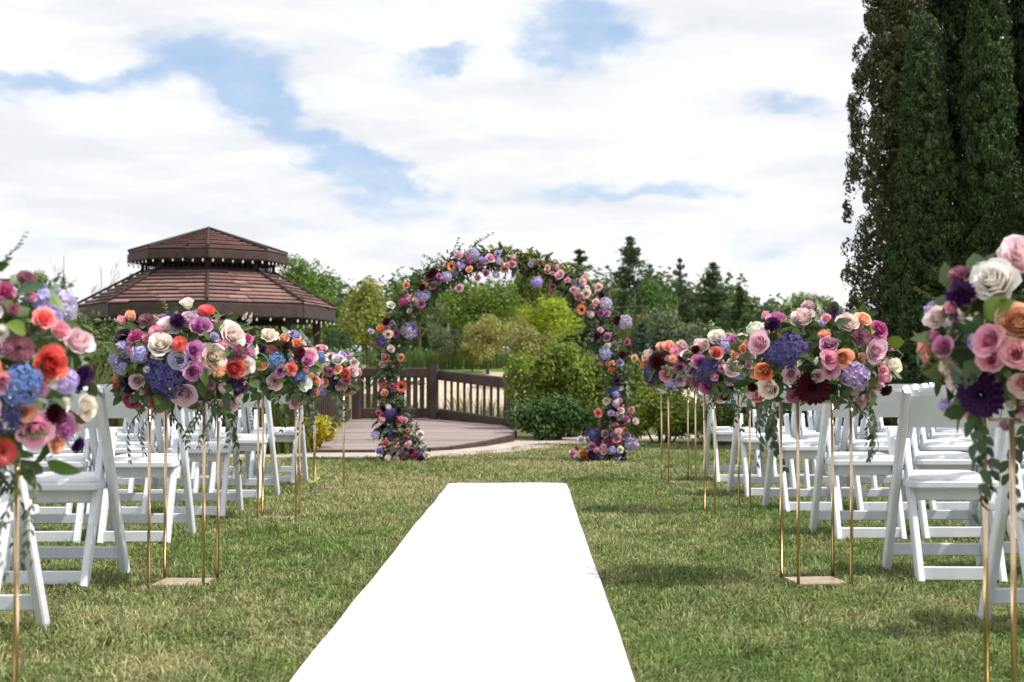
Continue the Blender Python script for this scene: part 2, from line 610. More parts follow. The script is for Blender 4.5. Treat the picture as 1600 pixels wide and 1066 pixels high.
# ------------------------------------------------------------------ deck and railings
DECK = [(-3.6, 16.75), (-2.3, 16.72), (-1.35, 16.75), (-.75, 17.3), (-.35, 18.3), (.0, 19.6), (.05, 20.6), (-.15, 22.2), (-1.1, 24.1), (-4.3, 24.1), (-4.3, 18)]
deck_z = lambda y: 0.05 + 0.15 * (y - 16.7) / 7.4


def deck_span(y):
    xs_ = []
    for i in range(len(DECK)):
        (x0, y0), (x1, y1) = DECK[i], DECK[(i + 1) % len(DECK)]
        if (y0 - y) * (y1 - y) < 0: xs_.append(x0 + (x1 - x0) * (y - y0) / (y1 - y0))
    return (min(xs_), max(xs_)) if len(xs_) >= 2 else None


deck = thing('deck', 'weathered brown wooden deck behind the flower arch', 'deck', (0, 0, 0))
del deck['category']; del deck['label']; deck['kind'] = 'structure'
y = 16.76
while y < 24.0:
    w = 0.24
    s0, s1 = deck_span(y + .01), deck_span(min(y + w - .012, 24.08))
    if s0 and s1:
        z0, z1 = deck_z(y), deck_z(y + w - .014)
        dz_ = RND.uniform(-.004, .004)
        a = [(s0[0], y, z0 + dz_), (s0[1], y, z0 + dz_), (s1[1], y + w - .014, z1 + dz_), (s1[0], y + w - .014, z1 + dz_)]
        mb = MB()
        b = [(p[0], p[1], p[2] - .06) for p in a]
        mb.add(a + b, [[0, 1, 2, 3], [4, 5, 1, 0], [5, 6, 2, 1], [6, 7, 3, 2], [7, 4, 0, 3]])
        link('plank', mb.mesh('plank', 'deck_wood'), deck)
    y += w

# dark edge board round the front of the deck
mb = MB()
for (x0, y0), (x1, y1) in zip(DECK[0:7], DECK[1:8]):
    mb.bar((x0, y0 - .035, deck_z(y0) - .045), (x1 + .0, y1 - .035, deck_z(y1) - .045), .05, .10)
link('edge_board', mb.mesh('edge_board', 'rail_brown'), deck)


def railing(label, p0, p1, h0, h1, nb, bw, post0=True, post1=True, z0=None, z1=None, pw=.16, posth=.06):
    """railing between two feet (x, y, z); h = height of the top rail"""
    p0, p1 = Vector(p0), Vector(p1)
    t = thing('railing', label, 'railing', p0)
    d = p1 - p0
    up = Vector((0, 0, 1))
    mb = MB(); mb.bar(up * (h0 - .09), d + up * (h1 - .09), .09, .17); link('top_rail', mb.mesh('top_rail', 'rail_brown'), t)
    mb = MB(); mb.bar(up * .10, d + up * .10, .09, .17); link('bottom_rail', mb.mesh('bottom_rail', 'rail_brown'), t)
    for i in range(nb):
        f = (i + .75) / (nb + .5)
        q = d * f
        mb = MB(); mb.bar(q + up * .12, q + up * (h0 + (h1 - h0) * f - .1), bw, .045, up=(0, 1, 0))
        link('baluster', mb.mesh('baluster', 'rail_brown'), t)
    for on, q, hh_, zz in ((post0, Vector((0, 0, 0)), h0, p0.z), (post1, d, h1, p1.z)):
        if on:
            mb = MB(); mb.bar(q - up * (zz + .3), q + up * (hh_ + posth), pw, pw, up=(0, 1, 0))
            link('post', mb.mesh('post', 'rail_brown'), t)
    return t


railing('brown railing with broad balusters across the back of the deck', (-2.62, 24.0, .2), (-1.32, 24.0, .2), .87, .87, 11, .078)
railing('brown railing running down from the corner post to the leafy shrub', (-1.20, 23.95, .19), (-.02, 22.0, .08), .84, .82, 10, .045, post0=False, pw=.12)
railing('brown railing leading towards the camera behind the left chairs', (-2.74, 23.85, .2), (-2.55, 17.3, .06), .86, .86, 26, .05, post0=False)

# ------------------------------------------------------------------ gazebo
GD = 36.0
gc = at(325, 590, GD)
gz_pos = Vector((gc.x, GD, 0))
GROT = math.radians(-78.5)
gz = thing('gazebo', 'brown octagonal gazebo with a two tiered shingle roof', 'gazebo', gz_pos, GROT)


def zpx(py, d=GD): return CAM_H + ray(800, py).z * d


def octa(r, z, k): a = 2 * math.pi * k / 8; return Vector((r * math.cos(a), r * math.sin(a), z))


Rl = 195 * GD / FPX / math.cos(math.radians(0)); Rl = 3.20
Z_e = zpx(484); Z_l1 = zpx(432); R_l1 = 1.62
R_u = 1.98; Z_ue = zpx(400); Z_ap = zpx(362)
def roof(r0, z0, r1, z1, n, name, drop):
    """roof of overlapping shingle courses from (r0,z0) at the eave to (r1,z1); one part per course and side"""
    cache = {}
    for k in range(8):
        for c in range(n):
            mb = MB()
            f0, f1 = c / n, (c + 1.12) / n
            ra, za = r0 + (r1 - r0) * f0, z0 + (z1 - z0) * f0
            rb, zb = r0 + (r1 - r0) * min(f1, 1), z0 + (z1 - z0) * min(f1, 1)
            a0, a1 = octa(ra, za, k), octa(ra, za, k + 1)
            b0, b1 = octa(rb, zb, k), octa(rb, zb, k + 1)
            cnt = max(2, int((a1 - a0).length / .55))
            lift = Vector((0, 0, .07))
            cuts = [0] + sorted([(i + RND.uniform(-.3, .3)) / cnt for i in range(1, cnt)]) + [1]
            for i in range(cnt):
                u0, u1 = cuts[i] + (.004 if i else 0), cuts[i + 1] - (.004 if i < cnt - 1 else 0)
                l = lift * (1 + RND.uniform(-.1, .15))
                q = [a0.lerp(a1, u0), a0.lerp(a1, u1), b0.lerp(b1, u1), b0.lerp(b1, u0)]
                if RND.random() < .05: q[0] = q[0] + (a0 - b0) * .25; q[1] = q[1] + (a0 - b0) * .2
                t_ = [q[0] + l, q[1] + l, q[2] + Vector((0, 0, .008)), q[3] + Vector((0, 0, .008))]
                mb.m = 1; rc = (q[3] - q[0]) * .10  # recessed riser coloured dark: paints the shadow line under each course
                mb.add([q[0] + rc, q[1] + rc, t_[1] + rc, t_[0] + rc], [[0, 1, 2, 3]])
                mb.m = 0; th_ = Vector((0, 0, -.018))
                mb.add([t_[0] + th_, t_[1] + th_] + t_, [[0, 1, 3, 2], [2, 3, 4, 5]])
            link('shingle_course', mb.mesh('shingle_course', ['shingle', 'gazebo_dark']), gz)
        # ridge
        mb = MB(); mb.tube([octa(r0 * 1.005, z0 + .09, k), octa(r1, z1 + .08, k)], .035, 6)
        link('ridge_cap', mb.mesh('ridge_cap', 'gazebo_dark'), gz)
        # fascia board
        mb = MB(); mb.bar(octa(r0 * .992, z0 - drop / 2, k), octa(r0 * .992, z0 - drop / 2, k + 1), .07, drop)
        link('fascia', mb.mesh('fascia', 'gazebo_brown'), gz)
    mb = MB()
    ring = [octa(r0 * .98, z0 - .03, k) for k in range(8)]
    top = [octa(max(r1, .02), z1 - .05, k) for k in range(8)]
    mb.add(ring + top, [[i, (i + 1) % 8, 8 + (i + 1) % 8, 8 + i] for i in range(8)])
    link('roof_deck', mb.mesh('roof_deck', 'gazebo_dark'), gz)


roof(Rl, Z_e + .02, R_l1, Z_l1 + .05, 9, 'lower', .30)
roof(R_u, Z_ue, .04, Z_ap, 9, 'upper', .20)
# drum between the roofs: posts and upright slats
for k in range(8):
    a, b = octa(1.62, Z_l1 + .02, k), octa(1.62, Z_l1 + .02, k + 1)
    top = Vector((0, 0, Z_ue - Z_l1 + .02))
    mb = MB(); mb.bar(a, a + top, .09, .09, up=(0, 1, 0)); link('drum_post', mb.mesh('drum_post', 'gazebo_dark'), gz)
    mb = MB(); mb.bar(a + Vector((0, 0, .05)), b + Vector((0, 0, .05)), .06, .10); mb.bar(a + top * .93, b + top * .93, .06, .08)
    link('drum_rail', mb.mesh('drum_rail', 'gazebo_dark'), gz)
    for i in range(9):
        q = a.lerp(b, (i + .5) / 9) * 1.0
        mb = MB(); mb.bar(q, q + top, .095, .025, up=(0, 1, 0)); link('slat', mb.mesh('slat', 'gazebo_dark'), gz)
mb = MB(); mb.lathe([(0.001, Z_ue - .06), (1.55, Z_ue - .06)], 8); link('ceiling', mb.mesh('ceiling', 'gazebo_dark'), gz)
mb = MB(); mb.lathe([(.001, Z_ap + .14), (.07, Z_ap + .09), (.10, Z_ap + .02), (.13, Z_ap - .03)], 8); link('finial', mb.mesh('finial', 'gazebo_brown'), gz)
for k in range(8):
    p = octa(2.72, 0, k)
    mb = MB(); mb.bar(p, p + Vector((0, 0, Z_e)), .20, .20, up=(0, 1, 0)); link('post', mb.mesh('post', 'gazebo_brown'), gz)
    a, b = octa(2.72, Z_e - .20, k), octa(2.72, Z_e - .20, k + 1)
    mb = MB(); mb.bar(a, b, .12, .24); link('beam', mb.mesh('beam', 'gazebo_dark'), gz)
    if k not in (6,):
        a, b = octa(2.72, .85, k), octa(2.72, .85, k + 1)
        mb = MB(); mb.bar(a, b, .08, .1); link('hand_rail', mb.mesh('hand_rail', 'gazebo_brown'), gz)
        for i in range(8):
            q = a.lerp(b, (i + .5) / 8)
            mb = MB(); mb.bar(q - Vector((0, 0, .75)), q, .05, .04, up=(0, 1, 0)); link('baluster', mb.mesh('baluster', 'gazebo_brown'), gz)
mb = MB(); mb.lathe([(2.95, 0), (2.95, .12), (.01, .12)], 8); link('floor', mb.mesh('floor', 'deck_wood'), gz)


def string_lights(label, r, z, per):
    t = thing('string_lights', label, 'string lights', gz_pos, GROT)
    mb = MB(); bul = MB()
    bul.lathe([(.001, -.10), (.022, -.085), (.030, -.055), (.018, -.02), (.012, 0), (.001, .002)], 7)
    bm_ = bul.mesh('light_bulb', 'bulb', True)
    for k in range(8):
        a, b = octa(r, z, k), octa(r, z, k + 1)
        pts = []
        for i in range(per * 4 + 1):
            f = i / (per * 4)
            sag = -.03 * abs(math.sin(f * per * math.pi))
            pts.append(a.lerp(b, f) + Vector((0, 0, sag)))
        mb.tube(pts, .006, 4, False)
        for i in range(per):
            f = (i + .5) / per
            link('light_bulb', bm_, t, a.lerp(b, f) + Vector((0, 0, -.035 + RND.uniform(-.02, .01))), scale=RND.uniform(.6, .8))
    link('cable', mb.mesh('cable', 'wire'), t)


string_lights('string of small white bulbs along the lower eave of the gazebo', Rl * 1.01, Z_e - .28, 7)
string_lights('string of small white bulbs along the upper eave of the gazebo', R_u * 1.015, Z_ue - .19, 6)

# ------------------------------------------------------------------ trees
def trunk_mesh(name, h, r, limbs=6, spread=.35, lean=.05, seed=0, start=.3, mat='bark'):
    rr = random.Random(seed)
    mb = MB()
    pts = []; rad = []
    for i in range(8):
        f = i / 7
        pts.append((lean * h * f * math.sin(f * 3 + seed), lean * h * .6 * math.sin(f * 4 + seed * 2) * f, h * f))
        rad.append(r * (1 - .85 * f) + r * .4 * max(0, .12 - f) / .12)
    mb.tube(pts, rad, 7)
    for i in range(limbs):
        f = start + (0.92 - start) * i / max(1, limbs - 1)
        k = min(6, int(f * 7)); base = Vector(pts[k]).lerp(Vector(pts[k + 1]), f * 7 - k)
        a = i * 2.4 + rr.uniform(-.5, .5)
        L = h * spread * (1.1 - .6 * f) * rr.uniform(.8, 1.2)
        q = [base + Vector((math.cos(a), math.sin(a), .55)) * (L * s) + Vector((0, 0, L * .25 * s * s)) for s in (0, .35, .7, 1)]
        r0 = r * (1 - .85 * f) * .6
        mb.tube(q, [r0, r0 * .7, r0 * .4, r0 * .12], 5)
    return mb.mesh(name, mat, True)


def crown_broad(name, seed, n=6500, rx=3.4, rz=3.8, zc=6.6, leaf=.30, lobes=26, lobe_r=(.24, .42), droop=0.0, mat='tree_leaf'):
    r = np.random.default_rng(seed)
    ld = rdir(lobes, r); ld[:, 2] = np.where(ld[:, 2] < -.55, -ld[:, 2], ld[:, 2])
    lc = ld * (r.uniform(.25, .78, lobes)[:, None])
    lc[:4] *= .4
    lr = r.uniform(*lobe_r, lobes)
    w = lr ** 2; w /= w.sum()
    pick = r.choice(lobes, n, p=w)
    dv = rdir(n, r)
    rad = lr[pick] * (r.uniform(0, 1, n) ** .3)
    p = lc[pick] + dv * rad[:, None]
    p[:, 2] -= droop * (np.abs(dv[:, 0]) + np.abs(dv[:, 1])) * r.uniform(0, .4, n)
    p *= np.array([rx, rx, rz]); p[:, 2] += zc
    nrm = dv + rdir(n, r) * .8
    up = rdir(n, r) + np.array([0, 0, -droop * 3])
    ln = leaf * r.uniform(.6, 1.4, n)
    v, f = diamonds(p, nrm, up, ln, ln * r.uniform(.5, .75, n))
    return mesh_np(name, v, f, mat)


def crown_pine(name, seed, h=14, whorls=17, per=5, z0=.28, maxr=2.6, flat=True, mat='needle', n_per=36, top_round=.35, nl=.42):
    r = np.random.default_rng(seed); rr = random.Random(seed)
    C, N, UP, LN, WD = [], [], [], [], []
    br = MB()
    for i in range(whorls):
        f = i / (whorls - 1)
        z = h * (z0 + (1 - z0) * f * .98) + rr.uniform(-.2, .2) * (f < .9)
        zw = z
        prof = (1 - f) ** .8 * (.55 + .45 * math.sin(min(1, f * 3) * math.pi / 2)) + .06
        for k in range(per):
            if rr.random() < .18 and flat: continue
            a = rr.uniform(0, 6.28)
            z = zw + (rr.uniform(-.3, .3) if flat and f < .9 else 0)
            L = maxr * prof * rr.uniform(.45, 1.3)
            rise = rr.uniform(-.02, .25) + .35 * f + 2.2 * max(0, f - .72) if flat else rr.uniform(-.45, -.2) + .5 * f
            tip = Vector((math.cos(a) * L, math.sin(a) * L, z + L * rise))
            br.tube([(0, 0, z - .1), (tip.x * .5, tip.y * .5, z + L * rise * .35), tip], [.05 * (1.2 - f), .03, .012], 4, False)
            m = int(n_per * (0.4 + L / maxr))
            s = r.uniform(.30 if flat else .1, 1.05, m)
            p = np.stack([math.cos(a) * L * s, math.sin(a) * L * s, z + L * rise * s ** 1.3], 1)
            wdt = (.22 + .34 * L) * np.sin(np.clip(s, 0, 1) * 2.6)
            p += r.normal(size=(m, 3)) * np.stack([wdt * .5, wdt * .5, wdt * .16 + .05], 1)
            C.append(p); N.append(np.array([0, 0, 1]) + rdir(m, r) * .9)
            UP.append(np.array([math.cos(a), math.sin(a), .5]) + rdir(m, r) * .8)
            LN.append(nl * r.uniform(.6, 1.3, m)); WD.append(nl * .34 * r.uniform(.6, 1.3, m))
    m = 420                      # needles along the leader and upper trunk
    s = r.uniform(0, 1, m) ** .8
    a = r.uniform(0, 6.28, m); q = r.uniform(.02, .42, m) * (1.05 - s)
    C.append(np.stack([np.cos(a) * q, np.sin(a) * q, h * (.72 + .29 * s)], 1)); N.append(rdir(m, r)); UP.append(np.array([0, 0, .9]) + rdir(m, r))
    LN.append(nl * r.uniform(.5, 1, m)); WD.append(nl * .3 * r.uniform(.6, 1.2, m))
    v, f = diamonds(np.concatenate(C), np.concatenate(N), np.concatenate(UP), np.concatenate(LN), np.concatenate(WD))
    return mesh_np(name, v, f, mat), br.mesh(name + '_limbs', 'bark')


def make_tree(kind, label, cat, px, base_d, top_py, width_px, trunk, crown, color, crown_h, crown_w, limbs=None, rotz=None, group=None, name='tree'):
    """place a tree so that its crown top stands at a given height; crown mesh native size crown_h x crown_w"""
    x = ray(px, 560).x * base_d
    zb = float(height(np.array(x), np.array(base_d)))
    top = CAM_H + ray(px, top_py).z * base_d
    sz = (top - zb) / crown_h
    sxy = (width_px * base_d / FPX) / crown_w
    t = thing(name, label, cat, (x, base_d, zb - .05), RND.uniform(0, 6.28) if rotz is None else rotz, group)
    link('trunk', trunk, t, scale=(sz * .9, sz * .9, sz))
    link('crown', crown, t, scale=(sxy, sxy, sz), color=tuple(min(.5, c * 1.65) for c in color))
    if limbs: link('limbs', limbs, t, scale=(sxy, sxy, sz))
    return t


tk_b = [trunk_mesh('trunk_broad', 8.6, .20, 7, .3, .03, s) for s in (1, 2)]
tk_p = trunk_mesh('trunk_pine', 13.6, .20, 0, .1, .008, 3)
cb = [crown_broad('crown_broad', 21), crown_broad('crown_broad', 22, lobes=34, lobe_r=(.18, .34)), crown_broad('crown_broad', 23, n=7500, rx=3.0, rz=4.4, zc=5.9)]
cw = [crown_broad('crown_willow', 31, n=9000, rx=3.6, rz=3.6, zc=4.4, leaf=.30, droop=.35, lobes=30, lobe_r=(.2, .38)),
      crown_broad('crown_willow', 32, n=9000, rx=3.4, rz=3.9, zc=4.6, leaf=.28, droop=.25, lobes=22)]
cp = [crown_pine('crown_pine', 41, n_per=70, per=6, nl=.5), crown_pine('crown_pine', 42, whorls=12, per=6, z0=.16, n_per=80, nl=.5)]
cs = [crown_pine('crown_spruce', 51, h=11, whorls=22, per=8, z0=.06, maxr=2.2, flat=False, n_per=34)]
HB, WB = 10.1, 6.4      # native crown heights / widths
G1, G2, G3 = (0.085, 0.135, 0.026), (0.125, 0.165, 0.032), (0.190, 0.200, 0.045)
D1, D2 = (0.066, 0.098, 0.050), (0.078, 0.115, 0.058)
OL = (0.230, 0.225, 0.075)
GG = (0.100, 0.130, 0.066)
# bright broadleaf trees round the gazebo
make_tree('b', 'bright green tree rising just right of the gazebo roof', 'tree', 476, 95, 398, 120, tk_b[0], cb[0], G1, HB, WB)
make_tree('b', 'bright green tree showing left of the gazebo roof', 'tree', 205, 95, 420, 92, tk_b[1], cb[1], G2, HB, WB)
make_tree('b', 'slim pale green tree between the gazebo and the flower arch', 'tree', 574, 88, 428, 92, tk_b[0], cb[2], G3, HB, 6.0)
make_tree('b', 'green tree behind the left shoulder of the flower arch', 'tree', 655, 120, 414, 110, tk_b[1], cb[1], G1, HB, WB)
make_tree('b', 'broad green tree seen through the top of the flower arch', 'tree', 752, 105, 432, 130, tk_b[0], cb[0], (0.11, .16, .03), HB, WB)
make_tree('b', 'tall loose tree with light leaves behind the arch top', 'tree', 832, 128, 392, 120, tk_b[1], cb[2], (0.16, 0.18, 0.05), HB, 6.0)
make_tree('b', 'vivid yellow green tree seen through the right half of the arch', 'tree', 858, 100, 462, 112, tk_b[0], cb[0], (0.20, .25, .028), HB, WB)
make_tree('w', 'pale olive willow seen through the middle of the arch', 'tree', 762, 96, 480, 96, tk_b[1], cw[0], OL, 8.2, 7.0, name='willow_tree')
make_tree('w', 'olive willow beside the right leg of the arch', 'tree', 822, 90, 488, 104, tk_b[0], cw[1], (0.2, .2, .065), 8.6, 6.8, name='willow_tree')
make_tree('w', 'low pale bush on the far bank left of the willows', 'shrub', 738, 99, 524, 62, tk_b[1], cw[0], (0.22, .23, .06), 8.2, 7.0, name='bank_shrub')
make_tree('w', 'dark rounded tree standing on the golf green inside the arch', 'tree', 690, 98, 496, 76, tk_b[0], cw[1], (0.085, .11, .05), 8.6, 6.8, name='tree')
make_tree('w', 'round green bush on the bank right behind the gazebo posts', 'shrub', 527, 75, 508, 58, tk_b[0], cb[1], (0.05, .085, .03), HB, WB, name='bank_shrub')
# pines on the right
make_tree('p', 'tall lone pine, highest on the skyline', 'pine tree', 985, 130, 374, 84, tk_p, cp[0][0], D2, 13.8, 5.4, cp[0][1], 0.4, name='pine_tree')
make_tree('p', 'broad dark pine just right of the arch top', 'pine tree', 906, 134, 394, 112, tk_p, cp[1][0], D1, 13.8, 5.4, cp[1][1], name='pine_tree')
make_tree('p', 'slim pine right of the tallest pine', 'pine tree', 1063, 132, 407, 56, tk_p, cp[1][0], D2, 13.8, 5.4, cp[1][1], name='pine_tree')
make_tree('p', 'wide ragged pine left of the pointed conifer', 'pine tree', 1115, 130, 414, 92, tk_p, cp[0][0], D2, 13.8, 5.4, cp[0][1], 2.2, name='pine_tree')
make_tree('s', 'pointed conifer at the right end of the pine group', 'conifer', 1156, 120, 446, 78, tk_p, cs[0][0], (0.05, .085, .03), 11.2, 4.4, cs[0][1], name='conifer_tree')
make_tree('p', 'small dark pine top between the two slim pines', 'pine tree', 1016, 136, 416, 50, tk_p, cp[1][0], D1, 13.8, 5.4, cp[1][1], 1.1, name='pine_tree')
make_tree('b', 'rounded green tree below the row of pines', 'tree', 1020, 122, 436, 90, tk_b[0], cb[0], (0.06, .11, .026), HB, WB)
make_tree('w', 'large grey green willow bush in front of the pines', 'tree', 1062, 70, 466, 170, tk_b[1], cw[1], GG, 8.6, 6.8, name='willow_tree')
make_tree('w', 'yellowish tree beside the right leg of the arch below the tall pine', 'tree', 990, 84, 462, 78, tk_b[0], cw[0], (0.12, .135, .045), 8.2, 7.0)
make_tree('s', 'small blue green spruce behind the right leg of the arch', 'conifer', 1003, 52, 500, 92, tk_p, cs[0][0], (0.06, .09, .065), 11.2, 4.4, cs[0][1], name='conifer_tree')
make_tree('b', 'pale rounded tree left of the tall cedars', 'tree', 1262, 115, 452, 104, tk_b[1], cb[1], (0.13, .165, .06), HB, WB)
make_tree('b', 'small dark tree between the conifer and the pale rounded tree', 'tree', 1203, 130, 468, 52, tk_b[0], cb[2], D1, HB, 6.0)
make_tree('b', 'green tree filling the gap left of the pale rounded tree', 'tree', 1190, 85, 500, 130, tk_b[0], cb[0], (0.06, .09, .03), HB, WB)
# left edge
make_tree('p', 'dark conifer at the far left above the pink bouquet', 'pine tree', 98, 110, 430, 44, tk_p, cs[0][0], D2, 11.2, 4.4, cs[0][1], name='conifer_tree')
make_tree('b', 'green tree at the far left beside the dark conifer', 'tree', 62, 115, 422, 70, tk_b[1], cb[0], G1, HB, WB)
make_tree('b', 'leafy tree low behind the left side of the gazebo', 'tree', 150, 80, 470, 120, tk_b[0], cb[1], (0.09, .125, .035), HB, WB)
make_tree('b', 'dark green tree seen under the gazebo roof', 'tree', 330, 85, 478, 230, tk_b[1], cb[0], (0.07, .1, .03), HB, WB)
make_tree('b', 'olive tree behind the right side of the gazebo posts', 'tree', 470, 78, 480, 110, tk_b[0], cb[1], (0.12, .145, .04), HB, WB)

# bare tree
t = thing('bare_tree', 'leafless grey tree left of the gazebo', 'tree', (ray(135, 560).x * 100, 100, 1.3))
mb = MB()
rr = random.Random(8)


def twig(p, d, L, r, lev):
    q = p + d * L
    mb.tube([p, p.lerp(q, .5) + Vector((rr.uniform(-1, 1), rr.uniform(-1, 1), 0)) * L * .05, q], [r, r * .8, r * .6], 4, False)
    if lev == 0: return
    for _ in range(3):
        nd = (d + Vector((rr.uniform(-.6, .6), rr.uniform(-.6, .6), rr.uniform(-.1, .4)))).normalized()
        twig(p.lerp(q, rr.uniform(.55, 1)), nd, L * rr.uniform(.5, .75), r * .55, lev - 1)


twig(Vector((0, 0, 0)), Vector((0.03, 0, 1)), 4.0, .10, 4)
link('branches', mb.mesh('branches', 'utility'), t)

# the far wood behind: one mass
r = np.random.default_rng(77)
P, Nn = [], []
for i in range(150):
    x = r.uniform(-62, 62); yv = r.uniform(138, 165)
    px = 800 + x / yv * FPX
    topv = np.interp(px, [-200, 60, 140, 240, 430, 520, 600, 700, 800, 900, 1000, 1150, 1180, 1300, 1800], [455, 448, 466, 458, 440, 424, 428, 422, 422, 424, 426, 440, 462, 480, 480])
    topv += r.uniform(-6, 26)
    hgt = (590 - topv) / FPX * yv + CAM_H
    base = 2.3
    wv = r.uniform(2.0, 3.6); k = 520
    dv = rdir(k, r); rad = r.uniform(0, 1, k) ** .35
    zc = (hgt + base) / 2; rz = (hgt - base) / 2
    lump = 1 + .22 * np.sin(dv[:, 0] * 5 + i) * np.sin(dv[:, 2] * 6 + i * 2) + .12 * np.sin(dv[:, 1] * 11)
    p = dv * (rad * lump)[:, None] * np.array([wv, wv, rz]) * np.array([1, 1, 1])
    p[:, :2] *= (1.15 - .5 * np.clip(p[:, 2] / rz, -1, 1) ** 2)[:, None]
    p += np.array([x, yv, zc])
    P.append(p); Nn.append(dv + rdir(k, r) * .7)
P = np.concatenate(P); Nn = np.concatenate(Nn)
ln = r.uniform(.4, .9, len(P))
v, f = diamonds(P, Nn, rdir(len(P), r), ln, ln * .65)
wood = link('distant_wood', mesh_np('distant_wood', v, f, 'tree_leaf'), color=(0.115, 0.160, 0.055))
wood['kind'] = 'stuff'; wood['label'] = 'far wood of mixed dark green trees closing the view'

# utility pole and wires
up_ = thing('utility_pole', 'thin pale utility pole with wires seen through the arch', 'utility pole', (ray(700, 560).x * 112, 112, 1.6))
mb = MB(); mb.tube([(0, 0, 0), (0, 0, 5.2)], [.10, .08], 8); link('pole', mb.mesh('pole', 'utility'), up_)
mb = MB(); mb.bar((-.7, 0, 4.8), (.7, 0, 4.8), .08, .1); link('crossarm', mb.mesh('crossarm', 'utility'), up_)
for zz, x0, x1 in ((4.85, -6, 16), (4.2, -7, 17), (3.2, -5, 15)):
    mb = MB(); pts = [(x0 + (x1 - x0) * i / 12, 0, zz - .35 * math.sin(math.pi * i / 12) + .1) for i in range(13)]
    mb.tube(pts, .012, 4, False); link('wire', mb.mesh('wire', 'utility_wire'), up_)

# ------------------------------------------------------------------ tall cedars at the right
def cedar(name, seed, H=7.4, R=.62, lumps=900, per=46, sparse=0.0, leaf=.06):
    r = np.random.default_rng(seed)
    f = r.uniform(0, 1, lumps) ** 1.05
    a = r.uniform(0, 2 * np.pi, lumps)
    prof = R * (np.clip(1 - f, 0, 1) ** .42) * (.78 + .22 * np.sin(np.clip(f * 4, 0, 1) * np.pi / 2)) + .04
    prof *= 1 + .10 * np.sin(a * 2 + f * 9 + seed) + .06 * np.sin(a * 3 - f * 17)
    keep = r.uniform(0, 1, lumps) > sparse * (.4 + .8 * (np.sin(a * 2.3 + f * 23) > 0.2))
    rad = prof * r.uniform(.62, 1.06, lumps)
    lc = np.stack([np.cos(a) * rad, np.sin(a) * rad, f * H], 1)[keep]
    n_ = len(lc)
    lr = r.uniform(.07, .15, n_) * (1.05 - .3 * f[keep])
    pick = np.repeat(np.arange(n_), per)
    k = len(pick)
    out = np.stack([np.cos(a), np.sin(a), np.full(lumps, .35)], 1)[keep][pick]
    dv = rdir(k, r) + out * .45
    dv /= np.linalg.norm(dv, axis=1, keepdims=True)
    p = lc[pick] + dv * (lr[pick] * r.uniform(0.3, 1, k) ** .5)[:, None] * np.array([1, 1, 1.45])
    ln = leaf * r.uniform(.7, 1.7, k)
    v, fc = diamonds(p, dv + rdir(k, r) * .6, np.array([0, 0, 1.3]) + rdir(k, r) * .8 + out * .6, ln, ln * r.uniform(.28, .5, k), .12)
    # inner twiggy mass
    k2 = int(7000 * (1 - sparse))
    f2 = r.uniform(0, .97, k2); a2 = r.uniform(0, 6.28, k2)
    rad2 = R * (1 - f2) ** .42 * r.uniform(.2, .75, k2)
    p2 = np.stack([np.cos(a2) * rad2, np.sin(a2) * rad2, f2 * H], 1)
    l2 = r.uniform(.07, .15, k2)
    v2, fc2 = diamonds(p2, rdir(k2, r), rdir(k2, r), l2, l2 * .6)
    return mesh_np(name, np.concatenate([v, v2]), np.concatenate([fc, fc2 + len(v)]), 'needle')


CED = [cedar('cedar_crown', 61), cedar('cedar_crown', 62, lumps=1000), cedar('cedar_crown', 63, lumps=960, sparse=.36, per=44), cedar('cedar_crown', 64, lumps=940)]
ced_tr = trunk_mesh('cedar_trunk', 6.6, .085, 9, .07, .012, 4, .12)
CG = (0.046, 0.074, 0.028)
for (px, d, top, wpx, var, colr, lab) in [
    (1398, 17.6, -150, 152, 2, (0.064, 0.074, 0.034), 'tall thin cedar with gaps in its foliage, leftmost of the dark cedars'),
    (1448, 17.0, 22, 116, 0, CG, 'rounded dark cedar with its top just inside the picture'),
    (1548, 16.8, -40, 112, 1, (0.040, 0.068, 0.024), 'dense dark cedar right of the rounded one, running out of the top'),
    (1640, 16.2, 190, 140, 3, CG, 'lower cedar at the right edge behind the largest bouquet'),
    (1500, 18.9, -170, 130, 3, (0.026, 0.044, 0.016), 'tall cedar filling in behind the two dense ones'),  # back cedars: shade in the gaps between columns put into darker greens
    (1605, 18.8, -190, 130, 0, (0.026, 0.044, 0.016), 'tallest cedar at the upper right corner'),
    (1690, 17.8, -160, 140, 1, (0.026, 0.044, 0.016), 'cedar at the very right edge behind the others'),
    (1432, 18.9, -120, 110, 1, (0.04, 0.055, 0.022), 'cedar behind the gap between the thin and the rounded cedar')]:
    make_tree('c', lab, 'cedar tree', px, d, top, wpx, ced_tr, CED[var], colr, 7.45, 1.24, group='row of tall dark cedars at the right', name='cedar_tree')

